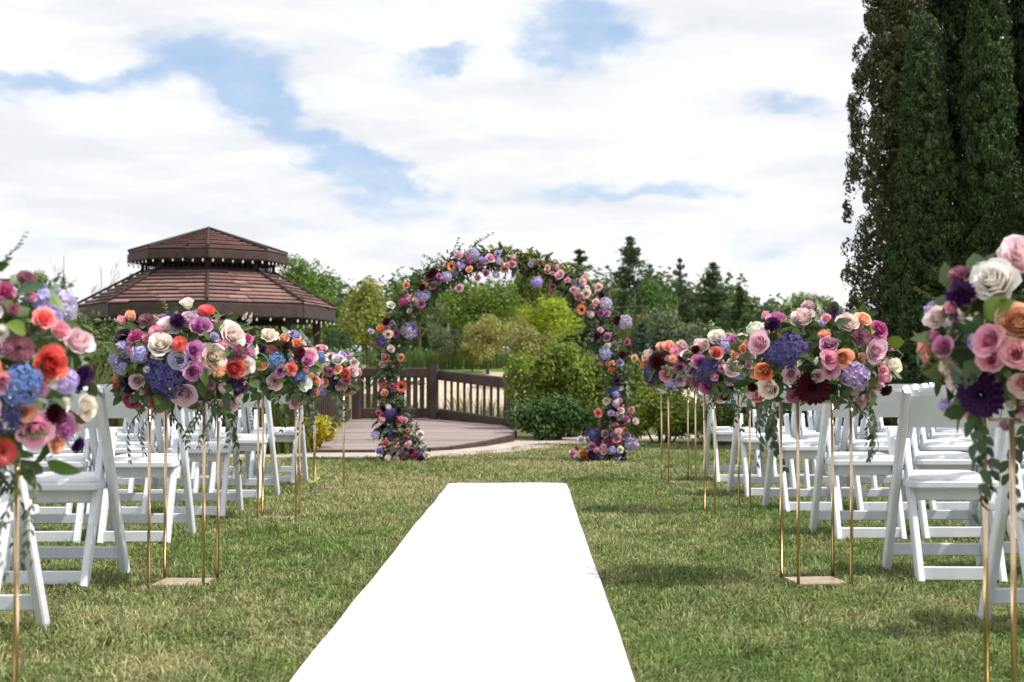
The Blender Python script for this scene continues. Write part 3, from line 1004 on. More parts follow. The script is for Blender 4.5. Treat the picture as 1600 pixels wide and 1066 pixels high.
# ------------------------------------------------------------------ shrubs, reeds, plants
def shrub_mesh(name, seed, n, rx, ry, h, leaf, lobes=18, wisp=0.25, mat='tree_leaf', aspect=.5):
    r = np.random.default_rng(seed)
    a = r.uniform(0, 6.28, lobes); q = r.uniform(0, .75, lobes) ** .6
    lc = np.stack([np.cos(a) * q * rx, np.sin(a) * q * ry, h * r.uniform(.25, .78, lobes)], 1)
    lr = r.uniform(.22, .38, lobes)
    pick = r.integers(0, lobes, n)
    dv = rdir(n, r)
    p = lc[pick] + dv * (lr[pick] * r.uniform(0, 1, n) ** .35)[:, None] * np.array([rx, ry, h * .8])
    m = int(n * wisp)      # leaves on upright shoots that break the outline
    sh = r.integers(0, 60, m)
    sa = r.uniform(0, 6.28, 60); sq = r.uniform(.1, .95, 60); sh_h = h * r.uniform(.75, 1.18, 60) * (1 - .25 * sq)
    s = r.uniform(.3, 1, m)
    lean = (.75 + .35 * s)
    ps = np.stack([np.cos(sa[sh]) * sq[sh] * rx * lean, np.sin(sa[sh]) * sq[sh] * ry * lean, sh_h[sh] * s], 1) + r.normal(size=(m, 3)) * leaf * .45
    p = np.concatenate([p, ps]); dv = np.concatenate([dv, rdir(m, r)])
    p[:, 2] = np.maximum(p[:, 2], .02)
    k = len(p)
    ln = leaf * r.uniform(.6, 1.4, k)
    v, f = diamonds(p, dv * .7 + np.array([0, 0, .4]) + rdir(k, r) * .6, dv + rdir(k, r) + np.array([0, 0, .3]), ln, ln * aspect)
    return mesh_np(name, v, f, mat)


def stems_mesh(name, seed, rx, ry, h, n=14):
    rr = random.Random(seed); mb = MB()
    for i in range(n):
        a = rr.uniform(0, 6.28); q = rr.uniform(.1, .8)
        mb.tube([(math.cos(a) * q * rx * .3, math.sin(a) * q * ry * .3, 0), (math.cos(a) * q * rx * .7, math.sin(a) * q * ry * .7, h * .5), (math.cos(a) * q * rx, math.sin(a) * q * ry, h * rr.uniform(.75, 1))], [.015, .01, .004], 4, False)
    return mb.mesh(name, 'bark')


def shrub(label, px, d, wpx, top_py, seed, color, leaf, n=5000, name='shrub', z=0.0, ry=None, wisp=.25, mat='tree_leaf', aspect=.5):
    x = ray(px, 600).x * d
    rx = wpx * d / FPX / 2
    h = CAM_H + ray(px, top_py).z * d - z
    t = thing(name, label, 'shrub', (x, d, z))
    link('foliage', shrub_mesh('foliage', seed, n, rx, ry or rx, h, leaf, wisp=wisp, mat=mat, aspect=aspect), t, color=tuple(min(.6, c * 1.6) for c in color))
    link('stems', stems_mesh('stems', seed, rx, ry or rx, h * .9), t)


shrub('large loose leafy shrub at the end of the deck railing', 880, 21.2, 168, 528, 71, (0.150, 0.195, 0.036), .075, 10500, 'leafy_shrub', ry=.6, wisp=.45)
shrub('dark lower shrub at the foot of the leafy shrub', 862, 20.1, 135, 618, 72, (0.060, 0.100, 0.032), .075, 4800, 'leafy_shrub', ry=.35)
shrub('leafy shrub just inside the right leg of the arch', 955, 21.8, 110, 560, 73, (0.11, 0.15, 0.034), .085, 5200, 'leafy_shrub', ry=.5, wisp=.35)
shrub('spreading yellow green juniper right of the arch', 1035, 19.4, 130, 606, 74, (0.120, 0.150, 0.022), .07, 6500, 'juniper', ry=.5, wisp=.15, mat='needle', aspect=.3)
shrub('low green juniper behind the right hand chairs', 1130, 19.0, 150, 610, 75, (0.085, 0.115, 0.022), .07, 6500, 'juniper', ry=.5, wisp=.15, mat='needle', aspect=.3)
shrub('dark low hedge shrub at the foot of the tall cedars', 1265, 18.6, 170, 600, 76, (0.05, 0.075, 0.022), .08, 5500, 'juniper', ry=.5, wisp=.15)
shrub('bright yellow green flowering plant beside the deck', 484, 17.0, 92, 648, 77, (0.34, 0.30, 0.028), .05, 3200, 'flowering_plant', ry=.35, wisp=.2)
shrub('mid green shrub behind the left hand bouquets', 440, 26, 120, 560, 78, (0.07, 0.11, 0.03), .11, 4200, 'leafy_shrub', ry=.8)
shrub('feathery green shrub left of the gazebo behind the chairs', 150, 17, 175, 505, 79, (0.085, 0.12, 0.04), .09, 5200, 'leafy_shrub', ry=.6, wisp=.5)
shrub('low green shrub below the gazebo behind the second bouquet', 300, 21, 230, 560, 80, (0.09, 0.125, 0.035), .09, 5600, 'leafy_shrub', ry=.6, wisp=.4)
shrub('green shrub at the far left edge behind the chairs', 20, 15.5, 200, 540, 81, (0.075, 0.11, 0.032), .09, 5200, 'leafy_shrub', ry=.6, wisp=.4)


def blades_mesh(name, x, y, z, h, w, lean, col, segs=2, mat='grass_blade', r=None, la=None):
    """upright tapering blades as one mesh with a colour per blade"""
    n = len(x)
    az_ = r.uniform(0, 2 * np.pi, n)
    la = r.uniform(0, 2 * np.pi, n) if la is None else la
    sx_, sy_ = np.cos(az_) * w / 2, np.sin(az_) * w / 2
    lx, ly = np.cos(la) * lean * h, np.sin(la) * lean * h
    b = np.stack([x, y, z], 1)
    s = np.stack([sx_, sy_, np.zeros(n)], 1)
    mid = b + np.stack([lx * .3, ly * .3, h * .6], 1)
    tip = b + np.stack([lx, ly, h * (1 - .4 * lean)], 1)
    V = np.stack([b - s, b + s, mid + s * .8, mid - s * .8, tip], axis=1).reshape(-1, 3)
    k = np.arange(n)[:, None] * 5
    quads = k + np.array([[0, 1, 2, 3]]); tris = k + np.array([[3, 2, 4]])
    c4 = np.concatenate([col, np.ones((n, 1))], 1)
    return mesh_np(name, V, [quads, tris], mat, True, {'bcol': ('FLOAT_COLOR', np.repeat(c4, 5, axis=0))})


r = np.random.default_rng(90)
# reeds on the near bank behind the railing
n = 2600
x = r.uniform(-4.4, 3.5, n); yv = r.uniform(25.0, 29.5, n)
colr = np.array([0.13, 0.17, 0.04]) * r.uniform(.6, 1.3, (n, 1)) + np.array([.08, .05, .0]) * (r.uniform(0, 1, (n, 1)) > .7)
hz = r.uniform(.4, .95, n) * (.6 + .4 * np.sin(x * 2.1) ** 2)
reeds = link('reeds', blades_mesh('reeds', x, yv, height(x, yv), hz, np.full(n, .022), r.uniform(.05, .4, n), colr, r=r))
reeds['kind'] = 'stuff'; reeds['label'] = 'green and straw coloured reeds on the pond bank behind the railing'
n = 5200
x = r.uniform(-12, 18, n); yv = r.uniform(100, 112, n)
colr = np.array([0.13, 0.19, 0.05]) * r.uniform(.7, 1.3, (n, 1))
fr = link('far_reeds', blades_mesh('far_reeds', x, yv + 5, height(x, yv + 5), r.uniform(.7, 1.6, n) * (x < 18), np.full(n, .10), r.uniform(.05, .3, n), colr, r=r))
fr['kind'] = 'stuff'; fr['label'] = 'belt of tall pale grass below the far trees'


def grass_clump(label, px, d, wpx, top_py, col, n, seed):
    rr = np.random.default_rng(seed)
    rx = wpx * d / FPX / 2; h = CAM_H + ray(px, top_py).z * d
    x = rr.normal(size=n) * rx * .4; yv = rr.normal(size=n) * rx * .4
    cc = np.array(col) * rr.uniform(.6, 1.35, (n, 1))
    t = thing('ornamental_grass', label, 'ornamental grass', (ray(px, 600).x * d, d, 0))
    link('blades', blades_mesh('blades', x, yv, np.zeros(n), h * rr.uniform(.6, 1.1, n), np.full(n, .014), rr.uniform(.1, .8, n), cc, r=rr), t)


grass_clump('tall green grass clump behind the left aisle chairs', 425, 16.6, 90, 590, (0.13, .17, .035), 900, 1)
grass_clump('pale grass clump between the gazebo and the near left bouquet', 158, 13.8, 70, 540, (0.22, .22, .08), 700, 2)
grass_clump('green grass clump left of the yellow plant', 380, 17.4, 90, 600, (0.11, .15, .035), 800, 3)

# ------------------------------------------------------------------ lawn blades
r = np.random.default_rng(91)


def lawn(n, d0, d1):
    # density falls with distance; x within the view and a margin
    yv = d0 * (d1 / d0) ** r.uniform(0, 1, n)
    yv = np.where(r.uniform(0, 1, n) < .35, r.uniform(d0, d1, n), yv)
    x = r.uniform(-1, 1, n) * (yv * .40 + .5)
    return x, yv


def vnoise(x, y, s, seed):
    rr = np.random.default_rng(seed)
    o = 0
    for k in range(7):
        a = rr.uniform(0, 6.28); fq = s * rr.uniform(.6, 1.7); ph = rr.uniform(0, 6.28)
        o = o + np.sin((x * np.cos(a) + y * np.sin(a)) * fq + ph)
    return o / 7 * 1.6


x, yv = lawn(430000, 3.3, 19.5)
pd = np.full(len(x), 9.0)
for q in PATH[::2]:
    pd = np.minimum(pd, (x - q[0]) ** 2 + (yv - q[1]) ** 2)
on_run = (x > RUN_L(yv) - .022) & (x < RUN_R(yv) + .022) & (yv < 11.66)
# lawn edge: nearer side of the path only on the left, open to the right
lim = np.interp(x, PATH[:, 0], PATH[:, 1])
on_plate = np.zeros(len(x), bool)
for px_, py_ in ((-1.415, 6.15), (1.318, 6.19)):
    on_plate |= (np.abs(x - px_) < .115) & (np.abs(yv - py_) < .115)
ok = (~on_run) & (~on_plate) & (yv < lim - .42 + .05 * np.sin(x * 9))
x, yv = x[ok], yv[ok]
n = len(x)
dry = .30 + .42 * vnoise(x, yv, 2.3, 3) + .35 * vnoise(x, yv, 8, 4) + .30 * sstep(8, 14, yv) - .14 * sstep(-.2, 1.6, x)
dry = np.clip(dry + r.normal(size=n) * .28, 0, 1)[:, None]
green = np.array([0.160, 0.240, 0.064]); straw = np.array([0.43, 0.40, 0.20])
col = green * (1 - dry) + straw * dry
col *= r.uniform(.55, 1.5, (n, 1))
hgt = r.uniform(.02, .055, n) * (1 + .45 * vnoise(x, yv, 9, 6))
edge_d = np.minimum(np.abs(x - RUN_L(yv)), np.abs(x - RUN_R(yv)))
edge_d = np.where(yv < 11.7, edge_d, np.hypot(np.maximum(0, np.abs(x + .04) - .48), yv - 11.62))
hgt = np.clip(hgt, .012, .075) * (.45 + .55 * sstep(.0, .12, edge_d))
lawn_o = link('lawn_grass', blades_mesh('lawn_grass', x, yv, np.zeros(n), hgt, .0036 + .00042 * yv, r.uniform(.3, 1.7, n), col, r=r, la=5 * vnoise(x, yv, 11, 21) + 3 * vnoise(x, yv, 31, 22) + r.normal(size=n) * .7))
lawn_o['kind'] = 'stuff'; lawn_o['label'] = 'short patchy lawn, green with dry straw coloured blades'

# ------------------------------------------------------------------ folding chairs
def chair_meshes():
    M_ = {}
    mb = MB(); mb.bar((0, .23, 0.012), (0, -.19, .845), .032, .060, up=(0, 1, 0)); M_['post'] = mb.mesh('post', 'chair_white')
    mb = MB(); mb.bar((0, -.235, .012), (0, .015, .60), .030, .055, up=(0, 1, 0))
    mb.tube([(-.015, .013, .60), (.015, .013, .60)], .0272, 10); M_['rear_leg'] = mb.mesh('rear_leg', 'chair_white')
    # seat frame with rounded corners
    def slab(x, y0, y1, z0, z1, rr_, dome=0, n=5):
        pts = []
        for (cx, cy, a0) in ((x - rr_, y1 - rr_, 0), (-x + rr_, y1 - rr_, 90), (-x + rr_, y0 + rr_, 180), (x - rr_, y0 + rr_, 270)):
            for i in range(n):
                a = math.radians(a0 + 90 * i / (n - 1)); pts.append((cx + rr_ * math.cos(a), cy + rr_ * math.sin(a)))
        m = len(pts); cy_ = (y0 + y1) / 2
        def ring(s, z): return [(p[0] * s, cy_ + (p[1] - cy_) * s, z) for p in pts]
        rings = [ring(.985, z0), ring(1, z0 + .005), ring(1, z1 - .007), ring(.975, z1), ring(.80, z1 + dome), ring(.4, z1 + dome * 1.3)]
        b = MB(); vs = [p for q in rings for p in q]
        fs = [[i * m + j, i * m + (j + 1) % m, (i + 1) * m + (j + 1) % m, (i + 1) * m + j] for i in range(5) for j in range(m)]
        fs.append([5 * m + j for j in range(m)]); fs.append([j for j in range(m - 1, -1, -1)])
        b.add(vs, fs); return b
    M_['seat'] = slab(.198, -.165, .255, .415, .447, .03).mesh('seat', 'chair_white', False)
    M_['cushion'] = slab(.182, -.145, .24, .447, .466, .04, .006).mesh('cushion', 'cushion_white', True)
    # curved back panel
    mb = MB(); rows_f, rows_b = [], []
    nx_ = 11
    for j, (fz, in_) in enumerate(((0, 0), (.06, 0), (.85, 0), (1, .006))):
        rf, rb = [], []
        for i in range(nx_):
            u = -1 + 2 * i / (nx_ - 1)
            z = .680 + .165 * fz - (.018 * abs(u) ** 6 if fz > .9 else 0)
            yb = -.105 - (z - .66) * .50 - .030 * (1 - u * u)
            rf.append((u * .198, yb + .011 - in_, z)); rb.append((u * .198, yb - .011 + in_, z))
        rows_f.append(rf); rows_b.append(rb)
    mb.grid(rows_f); mb.grid([row[::-1] for row in rows_b])
    mb.grid([rows_b[-1], rows_f[-1]]); mb.grid([rows_f[0], rows_b[0]])
    M_['backrest'] = mb.mesh('backrest', 'chair_white', False)
    mb = MB(); mb.bar((-.16, -.222, .052), (.16, -.222, .052), .022, .058); M_['rear_stretcher'] = mb.mesh('rear_stretcher', 'chair_white')
    mb = MB(); mb.bar((-.20, .182, .108), (.20, .182, .108), .022, .055); M_['front_stretcher'] = mb.mesh('front_stretcher', 'chair_white')
    mb = MB(); mb.bar((-.157, -.068, .385), (.157, -.068, .385), .022, .060); M_['apron'] = mb.mesh('apron', 'chair_white')
    mb = MB(); mb.tube([(-.225, -.021, .51), (-.165, -.021, .51)], .008, 8); M_['pivot'] = mb.mesh('pivot', 'rubber_foot')
    mb = MB(); mb.box((-.015, -.027, 0), (.015, .027, .016)); M_['foot_cap'] = mb.mesh('foot_cap', 'rubber_foot')
    return M_


CM = chair_meshes()


def make_chair():
    t = thing('folding_chair', '', 'folding chair', (0, 0, 0), 0, 'white folding chairs in rows')
    for s in (-1, 1):
        p = link('post', CM['post'], t, (s * .217, 0, 0)); link('foot_cap', CM['foot_cap'], p, (0, .228, .0))
        p = link('rear_leg', CM['rear_leg'], t, (s * .176, 0, 0)); link('foot_cap', CM['foot_cap'], p, (0, -.238, .0))
        link('pivot', CM['pivot'], t, (0, 0, 0) if s < 0 else (.39, 0, 0))
    st = link('seat', CM['seat'], t); link('cushion', CM['cushion'], st)
    link('backrest', CM['backrest'], t)
    link('rear_stretcher', CM['rear_stretcher'], t)
    link('front_stretcher', CM['front_stretcher'], t)
    link('apron', CM['apron'], t)
    return t


chair0 = make_chair()
used = False
ORD = ['first', 'second', 'third', 'fourth', 'fifth', 'sixth', 'seventh']
# rows: rear-leg distance, inner side |x| at each side (nearest the camera first)
rowsL = [(4.60, 1.66), (6.02, 1.76), (7.58, 1.80), (9.02, 1.80), (10.40, 1.79), (11.85, 1.78)]
rowsR = [(4.74, 1.72), (6.20, 1.73), (7.78, 1.735), (9.35, 1.75), (10.60, 1.69), (12.05, 1.69)]
for side, rws in ((-1, rowsL), (1, rowsR)):
    for ri, (d, xi) in enumerate(rws):
        k = 0
        while True:
            cx = xi + .22 + k * .485
            if cx - .25 > (d + .3) * .362 + (.1): break
            o = chair0 if not used else copy_tree(chair0)
            used = True
            jit = RND.uniform(-.035, .035)
            o.location = (side * cx, d + .235 + jit + .012 * k, 0)
            o.rotation_euler = (0, 0, side * RND.uniform(-.035, .065))
            o['label'] = 'white folding chair, %s of aisle, %s row from camera, %s seat from aisle' % ('left' if side < 0 else 'right', ORD[ri], ORD[k])
            k += 1

# ------------------------------------------------------------------ flowers (unit radius, facing +Z)
def rose_mesh(name, layers, zb=-.6, nu=5, nv=5, seed=0, wav=.03):
    rr = random.Random(seed); mb = MB()
    L = len(layers)
    for li, (n, R, zt, curl, drop) in enumerate(layers):
        ph = rr.uniform(0, 6.28)
        for j in range(n):
            a0 = ph + 2 * math.pi * j / n + rr.uniform(-.2, .2)
            hs = 1.38 * math.pi / n
            Rj = R * rr.uniform(.9, 1.08); ztj = zt + rr.uniform(-.07, .07); cj = curl * rr.uniform(.4, 1.6)
            rows = []; tint = []
            for iv in range(nv):
                v = iv / (nv - 1)
                row = []
                for iu in range(nu):
                    u = -1 + 2 * iu / (nu - 1)
                    vv = v * (1 - .20 * abs(u) ** 2.2)
                    wd = hs * (.50 + .50 * math.sin(min(1, vv * 1.25) * math.pi / 2))
                    c = max(0, (vv - .62) / .38)
                    rad = Rj * (.30 + .70 * min(1, vv * 1.15) ** .55) * (1 + .07 * u) + cj * c * c + wav * R * math.sin(u * 4 + j) * v
                    z = zb * (1 - vv) + ztj * vv - drop * c * c + wav * math.cos(u * 5 + j * 2) * v
                    a = a0 + u * wd
                    row.append((rad * math.cos(a), rad * math.sin(a), z)); tint.append(v * (.45 + .55 * li / max(1, L - 1)))
                rows.append(row)
            mb.grid(rows, tint)
    return mb.mesh(name, 'petal', True)


ROSE = [(2, .09, .50, .0, 0), (3, .21, .52, .02, .01), (3, .35, .50, .05, .03), (4, .50, .44, .09, .07), (5, .66, .32, .15, .14), (5, .84, .14, .20, .18)]
roses = [rose_mesh('rose', ROSE, seed=s, wav=w_) for s, w_ in ((1, .03), (2, .06), (3, .045))]
roses.append(rose_mesh('rose', [(2, .08, .42, .0, 0), (3, .18, .44, .01, .0), (4, .30, .42, .03, .02), (4, .44, .36, .05, .05), (5, .58, .28, .09, .09), (6, .72, .16, .14, .15), (5, .88, -.02, .2, .22)], seed=14, wav=.05))
roses.append(rose_mesh('rose', [(3, .15, .40, .02, 0), (4, .32, .38, .06, .02), (5, .52, .30, .12, .10), (5, .74, .14, .22, .22)], seed=15, wav=.07))
roses.append(rose_mesh('rose', [(2, .10, .60, 0, 0), (3, .22, .60, .02, .01), (3, .38, .56, .05, .03), (4, .55, .48, .10, .08), (5, .74, .34, .18, .16)], seed=4))
ranun = [rose_mesh('ranunculus', [(3, .10, .40, -.02, 0), (4, .22, .45, -.02, 0), (5, .34, .46, -.02, 0), (6, .48, .43, -.01, 0), (6, .62, .36, .0, .01), (7, .76, .25, .04, .03), (7, .9, .08, .10, .06)], nv=4, seed=s) for s in (5, 6)]
budm = [rose_mesh('rose_bud', [(2, .16, .9, 0, 0), (3, .34, .9, .01, 0), (3, .52, .8, .08, .03), (4, .7, .55, .18, .1)], zb=-.7, nv=5, seed=7)]


def layer_petals(mb, n, elev, L, wdt, r0, z0, rr, cup=.25, ph=0, curl=0.0, tint=.5, jit=.08):
    for j in range(n):
        a = ph + 2 * math.pi * j / n + rr.uniform(-jit, jit)
        e = elev + rr.uniform(-jit, jit)
        rows = []; tn = []
        for iv, (v, w) in enumerate(((0, .35), (.35, .9), (.72, 1.0), (1, .12))):
            ee = e + curl * v
            rad = r0 + L * v * math.cos(ee); z = z0 + L * v * math.sin(ee)
            row = []
            for u in (-1, 0, 1):
                t = u * wdt * w * .5
                cz = cup * wdt * w * (abs(u)) * .5
                rr_ = rad - cz * math.sin(ee); zz = z + cz * math.cos(ee)
                row.append((rr_ * math.cos(a) - t * math.sin(a), rr_ * math.sin(a) + t * math.cos(a), zz)); tn.append(tint)
            rows.append(row)
        mb.grid(rows, tn)


def dahlia_mesh(seed):
    rr = random.Random(seed); mb = MB()
    for i, (n, e, L, w) in enumerate([(16, -.18, .92, .34), (16, .05, .88, .33), (15, .28, .80, .30), (14, .50, .70, .27), (12, .75, .58, .24), (10, 1.0, .46, .20), (7, 1.25, .36, .16)]):
        layer_petals(mb, n, e, L, w, .06, -.05 + .03 * i, rr, .45, i * .2, .12, i / 7)
    return mb.mesh('dahlia', 'petal', True)


def pompom_mesh(seed):
    rr = random.Random(seed); mb = MB()
    for i, (n, e, L, w) in enumerate([(12, -.5, .9, .22), (14, -.1, .95, .22), (14, .25, .95, .2), (12, .6, .92, .2), (9, .95, .9, .18), (5, 1.3, .88, .18)]):
        layer_petals(mb, n, e, L, w, .03, 0, rr, .5, i * .3, 0, i / 6, .16)
    return mb.mesh('scabiosa', 'petal', True)


def sunflower_mesh(seed):
    rr = random.Random(seed); mb = MB()
    layer_petals(mb, 15, .05, .72, .24, .28, 0, rr, .25, 0, .1, .3)
    layer_petals(mb, 14, .28, .62, .22, .28, .02, rr, .25, .2, .1, .7)
    mb.m = 1
    mb.lathe([(.001, .17), (.16, .15), (.30, .08), (.36, -.02), (.001, -.04)], 14)
    return mb.mesh('sunflower', ['petal', 'dark_disc'], True)


def floret_cluster(name, seed, n, size, shape, hemi=-.25, jit=.06):
    r_ = np.random.default_rng(seed); mb = MB()
    for i in range(n):
        z = 1 - (i + .5) / n * (1 - hemi); a = i * 2.39996 + r_.uniform(-.2, .2)
        q = math.sqrt(max(0, 1 - z * z))
        d = Vector((q * math.cos(a), q * math.sin(a), z))
        c = Vector((d.x * shape[0], d.y * shape[1], d.z * shape[2])) * (1 + r_.uniform(-jit, jit) * 1.5)
        nn = (d + Vector(r_.normal(size=3)) * .25).normalized()
        ux = nn.orthogonal().normalized(); uy = nn.cross(ux)
        a0 = r_.uniform(0, 6.28); s = size * r_.uniform(.8, 1.2)
        for k in range(4):
            an = a0 + k * math.pi / 2
            e = ux * math.cos(an) + uy * math.sin(an); sd = nn.cross(e)
            vs = [c, c + e * s * .55 + sd * s * .46 + nn * s * .22, c + e * s * 1.0 + nn * s * r_.uniform(-.05, .2), c + e * s * .55 - sd * s * .46 + nn * s * .22]
            tt = r_.uniform(0, 1)
            mb.add(vs, [[0, 3, 2, 1]], [0.0, tt, tt, tt])
    return mb.mesh(name, 'petal', False)


def carnation_mesh(seed):
    rr = random.Random(seed); mb = MB()
    for i, (n, R, zt) in enumerate([(6, .95, .10), (7, .85, .25), (7, .68, .36), (6, .48, .44), (5, .28, .48)]):
        ph = rr.uniform(0, 6)
        for j in range(n):
            a0 = ph + 6.283 * j / n; hs = 1.3 * math.pi / n
            rows = []; tn = []
            for iv, v in enumerate((0, .4, .75, 1)):
                row = []
                for iu in range(7):
                    u = -1 + iu / 3
                    ruff = v * v * .11 * ((-1) ** iu) + rr.uniform(-.03, .03) * v
                    rad = R * (.15 + .85 * v) + ruff * .4
                    z = -.35 * (1 - v) + zt * v + ruff
                    a = a0 + u * hs * (.5 + .5 * v)
                    row.append((rad * math.cos(a), rad * math.sin(a), z)); tn.append(v * (i + 1) / 5)
                rows.append(row)
            mb.grid(rows, tn)
    return mb.mesh('carnation', 'petal', True)


def astilbe_mesh(seed):
    r_ = np.random.default_rng(seed); mb = MB()
    mb.m = 1; mb.tube([(0, 0, -.6), (0, .02, 0), (.05, 0, 2.0)], [.04, .03, .008], 4, False); mb.m = 0
    for i in range(170):
        f = r_.uniform(0, 1) ** .8; a = r_.uniform(0, 6.28)
        rad = .62 * (1 - f) ** .8 * r_.uniform(.1, 1)
        c = Vector((rad * math.cos(a) + .04 * f, rad * math.sin(a), 2.0 * f + rad * .55))
        d = Vector((math.cos(a) * .6, math.sin(a) * .6, 1)); d = (d + Vector(r_.normal(size=3)) * .4).normalized()
        s = Vector(r_.normal(size=3)).cross(d).normalized()
        mb.add([c - d * .10, c + s * .05, c + d * .10, c - s * .05], [[0, 1, 2, 3]], [r_.uniform(0, 1)] * 4)
    return mb.mesh('astilbe_plume', ['petal', 'stem'], False)


FM = {'r': roses, 'n': ranun, 'b': budm, 'd': [dahlia_mesh(1), dahlia_mesh(2)], 'p': [pompom_mesh(1)], 'f': [sunflower_mesh(1)],
      'h': [floret_cluster('hydrangea', 1, 120, .20, (1, 1, .78)), floret_cluster('hydrangea', 2, 120, .20, (1, .92, .8))],
      's': [floret_cluster('stock_flower', 3, 34, .40, (.85, .70, .55), -.3, .12), floret_cluster('stock_flower', 4, 30, .42, (.7, .9, .6), -.3, .12)],
      'c': [carnation_mesh(1), carnation_mesh(2)], 'a': [astilbe_mesh(1)]}
FN = {'r': 'rose', 'n': 'ranunculus', 'b': 'rose_bud', 'd': 'dahlia', 'p': 'scabiosa', 'f': 'sunflower', 'h': 'hydrangea', 's': 'stock_flower', 'c': 'carnation', 'a': 'astilbe_plume'}
FC = {k: lin(v, 1.0) for k, v in dict(B='F8DCD8', P='F5AEC2', M='E9BFCC', O='D57CBC', G='CB4696', W='F7EFE4', L='C6B4E6', V='5C5092', U='6D8AC8', D='451A58',
                                     R='52091F', C='EE6C60', E='F8B48C', X='F58E38', T='E84428', S='A8687A', K='A8543E', Q='C9C0E6').items()}


def leaf_mesh(name, seed, w=.5, n=6, fold=.18, droop=.25, tip=1.0):
    mb = MB(); rows = []
    for i in range(n + 1):
        v = i / n
        ww = w * .5 * (math.sin(math.pi * v ** .85) ** .75 if 0 < v < 1 else .02)
        z = -droop * v * v
        rows.append([(-ww, v, z + fold * ww * 1.6), (-ww * .5, v, z + fold * ww * .6), (0, v, z), (ww * .5, v, z + fold * ww * .6), (ww, v, z + fold * ww * 1.6)])
    mb.grid(rows)
    return mb.mesh(name, 'leaf', True)


LEAF = [leaf_mesh('leaf', 1, .62, 6), leaf_mesh('leaf', 2, .45, 6, .2, .4)]


def leafset(mb, base, d, nrm, L, w, r_, droop=.2):
    """one small folded leaf of six points"""
    d = d.normalized(); sd = d.cross(nrm)
    if sd.length < 1e-3: sd = d.orthogonal()
    sd.normalize(); nn = sd.cross(d)
    p = [base, base + d * L * .4 + sd * w * .5 + nn * w * .16, base + d * L * .75 + sd * w * .36 + nn * w * .06 - nn * L * droop * .5, base + d * L - nn * L * droop,
         base + d * L * .75 - sd * w * .36 + nn * w * .06 - nn * L * droop * .5, base + d * L * .4 - sd * w * .5 + nn * w * .16, base + d * L * .45, base + d * L * .75 - nn * L * droop * .5]
    mb.add(p, [[0, 1, 6], [1, 2, 7, 6], [2, 3, 7], [0, 6, 5], [6, 7, 4, 5], [7, 3, 4]])


def vine_mesh(name, seed, L, nl, lf, lw, kind='trail', pairs=True):
    """trailing or arching stem with leaves; grows along +Y then hangs (-Z) for 'trail', straight-ish along +Y for 'spray'"""
    rr = random.Random(seed); mb = MB(); pts = []
    for i in range(9):
        f = i / 8
        if kind == 'trail':
            pts.append(Vector((.04 * math.sin(f * 5 + seed), L * .28 * math.sin(min(1, f * 1.6) * 1.57), -L * f ** 1.4)))
        else:
            pts.append(Vector((.05 * L * math.sin(f * 4 + seed), L * f, -.18 * L * f * f + .03 * L * math.sin(f * 6))))
    mb.m = 1; mb.tube(pts, [.0028 * (1.15 - i / 8) for i in range(9)], 4, False); mb.m = 0
    for i in range(nl):
        f = .12 + .88 * i / (nl - 1)
        k = min(7, int(f * 8)); p = pts[k].lerp(pts[k + 1], f * 8 - k); tg = (pts[k + 1] - pts[k]).normalized()
        for s in ((-1, 1) if pairs else ((-1) ** i,)):
            o = Vector((s, 0, 0)) + Vector((rr.uniform(-.4, .4), rr.uniform(-.7, .7), rr.uniform(-.3, .3)))
            d = (o * .8 + tg * .9)
            if kind == 'trail': d += Vector((0, 0, -.5))
            sz = rr.uniform(.7, 1.15) * (1 - .35 * f)
            nrm = Vector((rr.uniform(-.5, .5), 1 if kind == 'trail' else rr.uniform(-.3, .3), .6)).normalized()
            leafset(mb, p, d, nrm, lf * sz, lw * sz, rr)
    return mb.mesh(name, ['leaf', 'vine_stem'], True)


TRAIL = [vine_mesh('trailing_vine', 1, .28, 9, .060, .034), vine_mesh('trailing_vine', 2, .34, 10, .066, .042), vine_mesh('trailing_vine', 3, .22, 10, .045, .016),
         vine_mesh('trailing_vine', 4, .26, 12, .038, .013)]
SPRAY = [vine_mesh('leaf_spray', 5, .24, 11, .045, .018, 'spray'), vine_mesh('leaf_spray', 6, .20, 9, .05, .026, 'spray'), vine_mesh('leaf_spray', 7, .26, 15, .032, .010, 'spray')]
GREENS = [(0.060, 0.115, 0.030), (0.045, 0.085, 0.035), (0.10, 0.155, 0.035), (0.075, 0.110, 0.060), (0.17, 0.22, 0.04)]


def orient(nrm, spin):
    q = Vector(nrm).to_track_quat('Z', 'Y')
    return (q.to_matrix() @ Matrix.Rotation(spin, 3, 'Z'))


def orient_y(d, nrm, spin=0):
    """matrix with +Y along d and +Z near nrm"""
    d = Vector(d).normalized(); z = Vector(nrm) - d * d.dot(Vector(nrm))
    if z.length < 1e-3: z = d.orthogonal()
    z.normalize(); x = d.cross(z)
    return Matrix(((x.x, d.x, z.x), (x.y, d.y, z.y), (x.z, d.z, z.z))) @ Matrix.Rotation(spin, 3, 'Y')


def put_flower(parent, base, typ, colk, pos, nrm, rad, rr):
    ms = FM[typ]
    sc_ = rad * {'h': .92, 's': 1.0, 'd': 1.05, 'a': 1.1, 'b': 1.1, 'r': 1.05, 'n': 1.0}.get(typ, 1.0)
    c = FC[colk]
    c = tuple(max(0, min(.95, v * rr.uniform(.92, 1.1))) for v in c)
    return link(FN[typ], ms[rr.randrange(len(ms))], parent, Vector(pos) - base, orient(nrm, rr.uniform(0, 6.28)), (sc_ * rr.uniform(.9, 1.08), sc_ * rr.uniform(.9, 1.08), sc_ * rr.uniform(.8, 1.2) * (.72 if typ == 'h' else 1)), c)


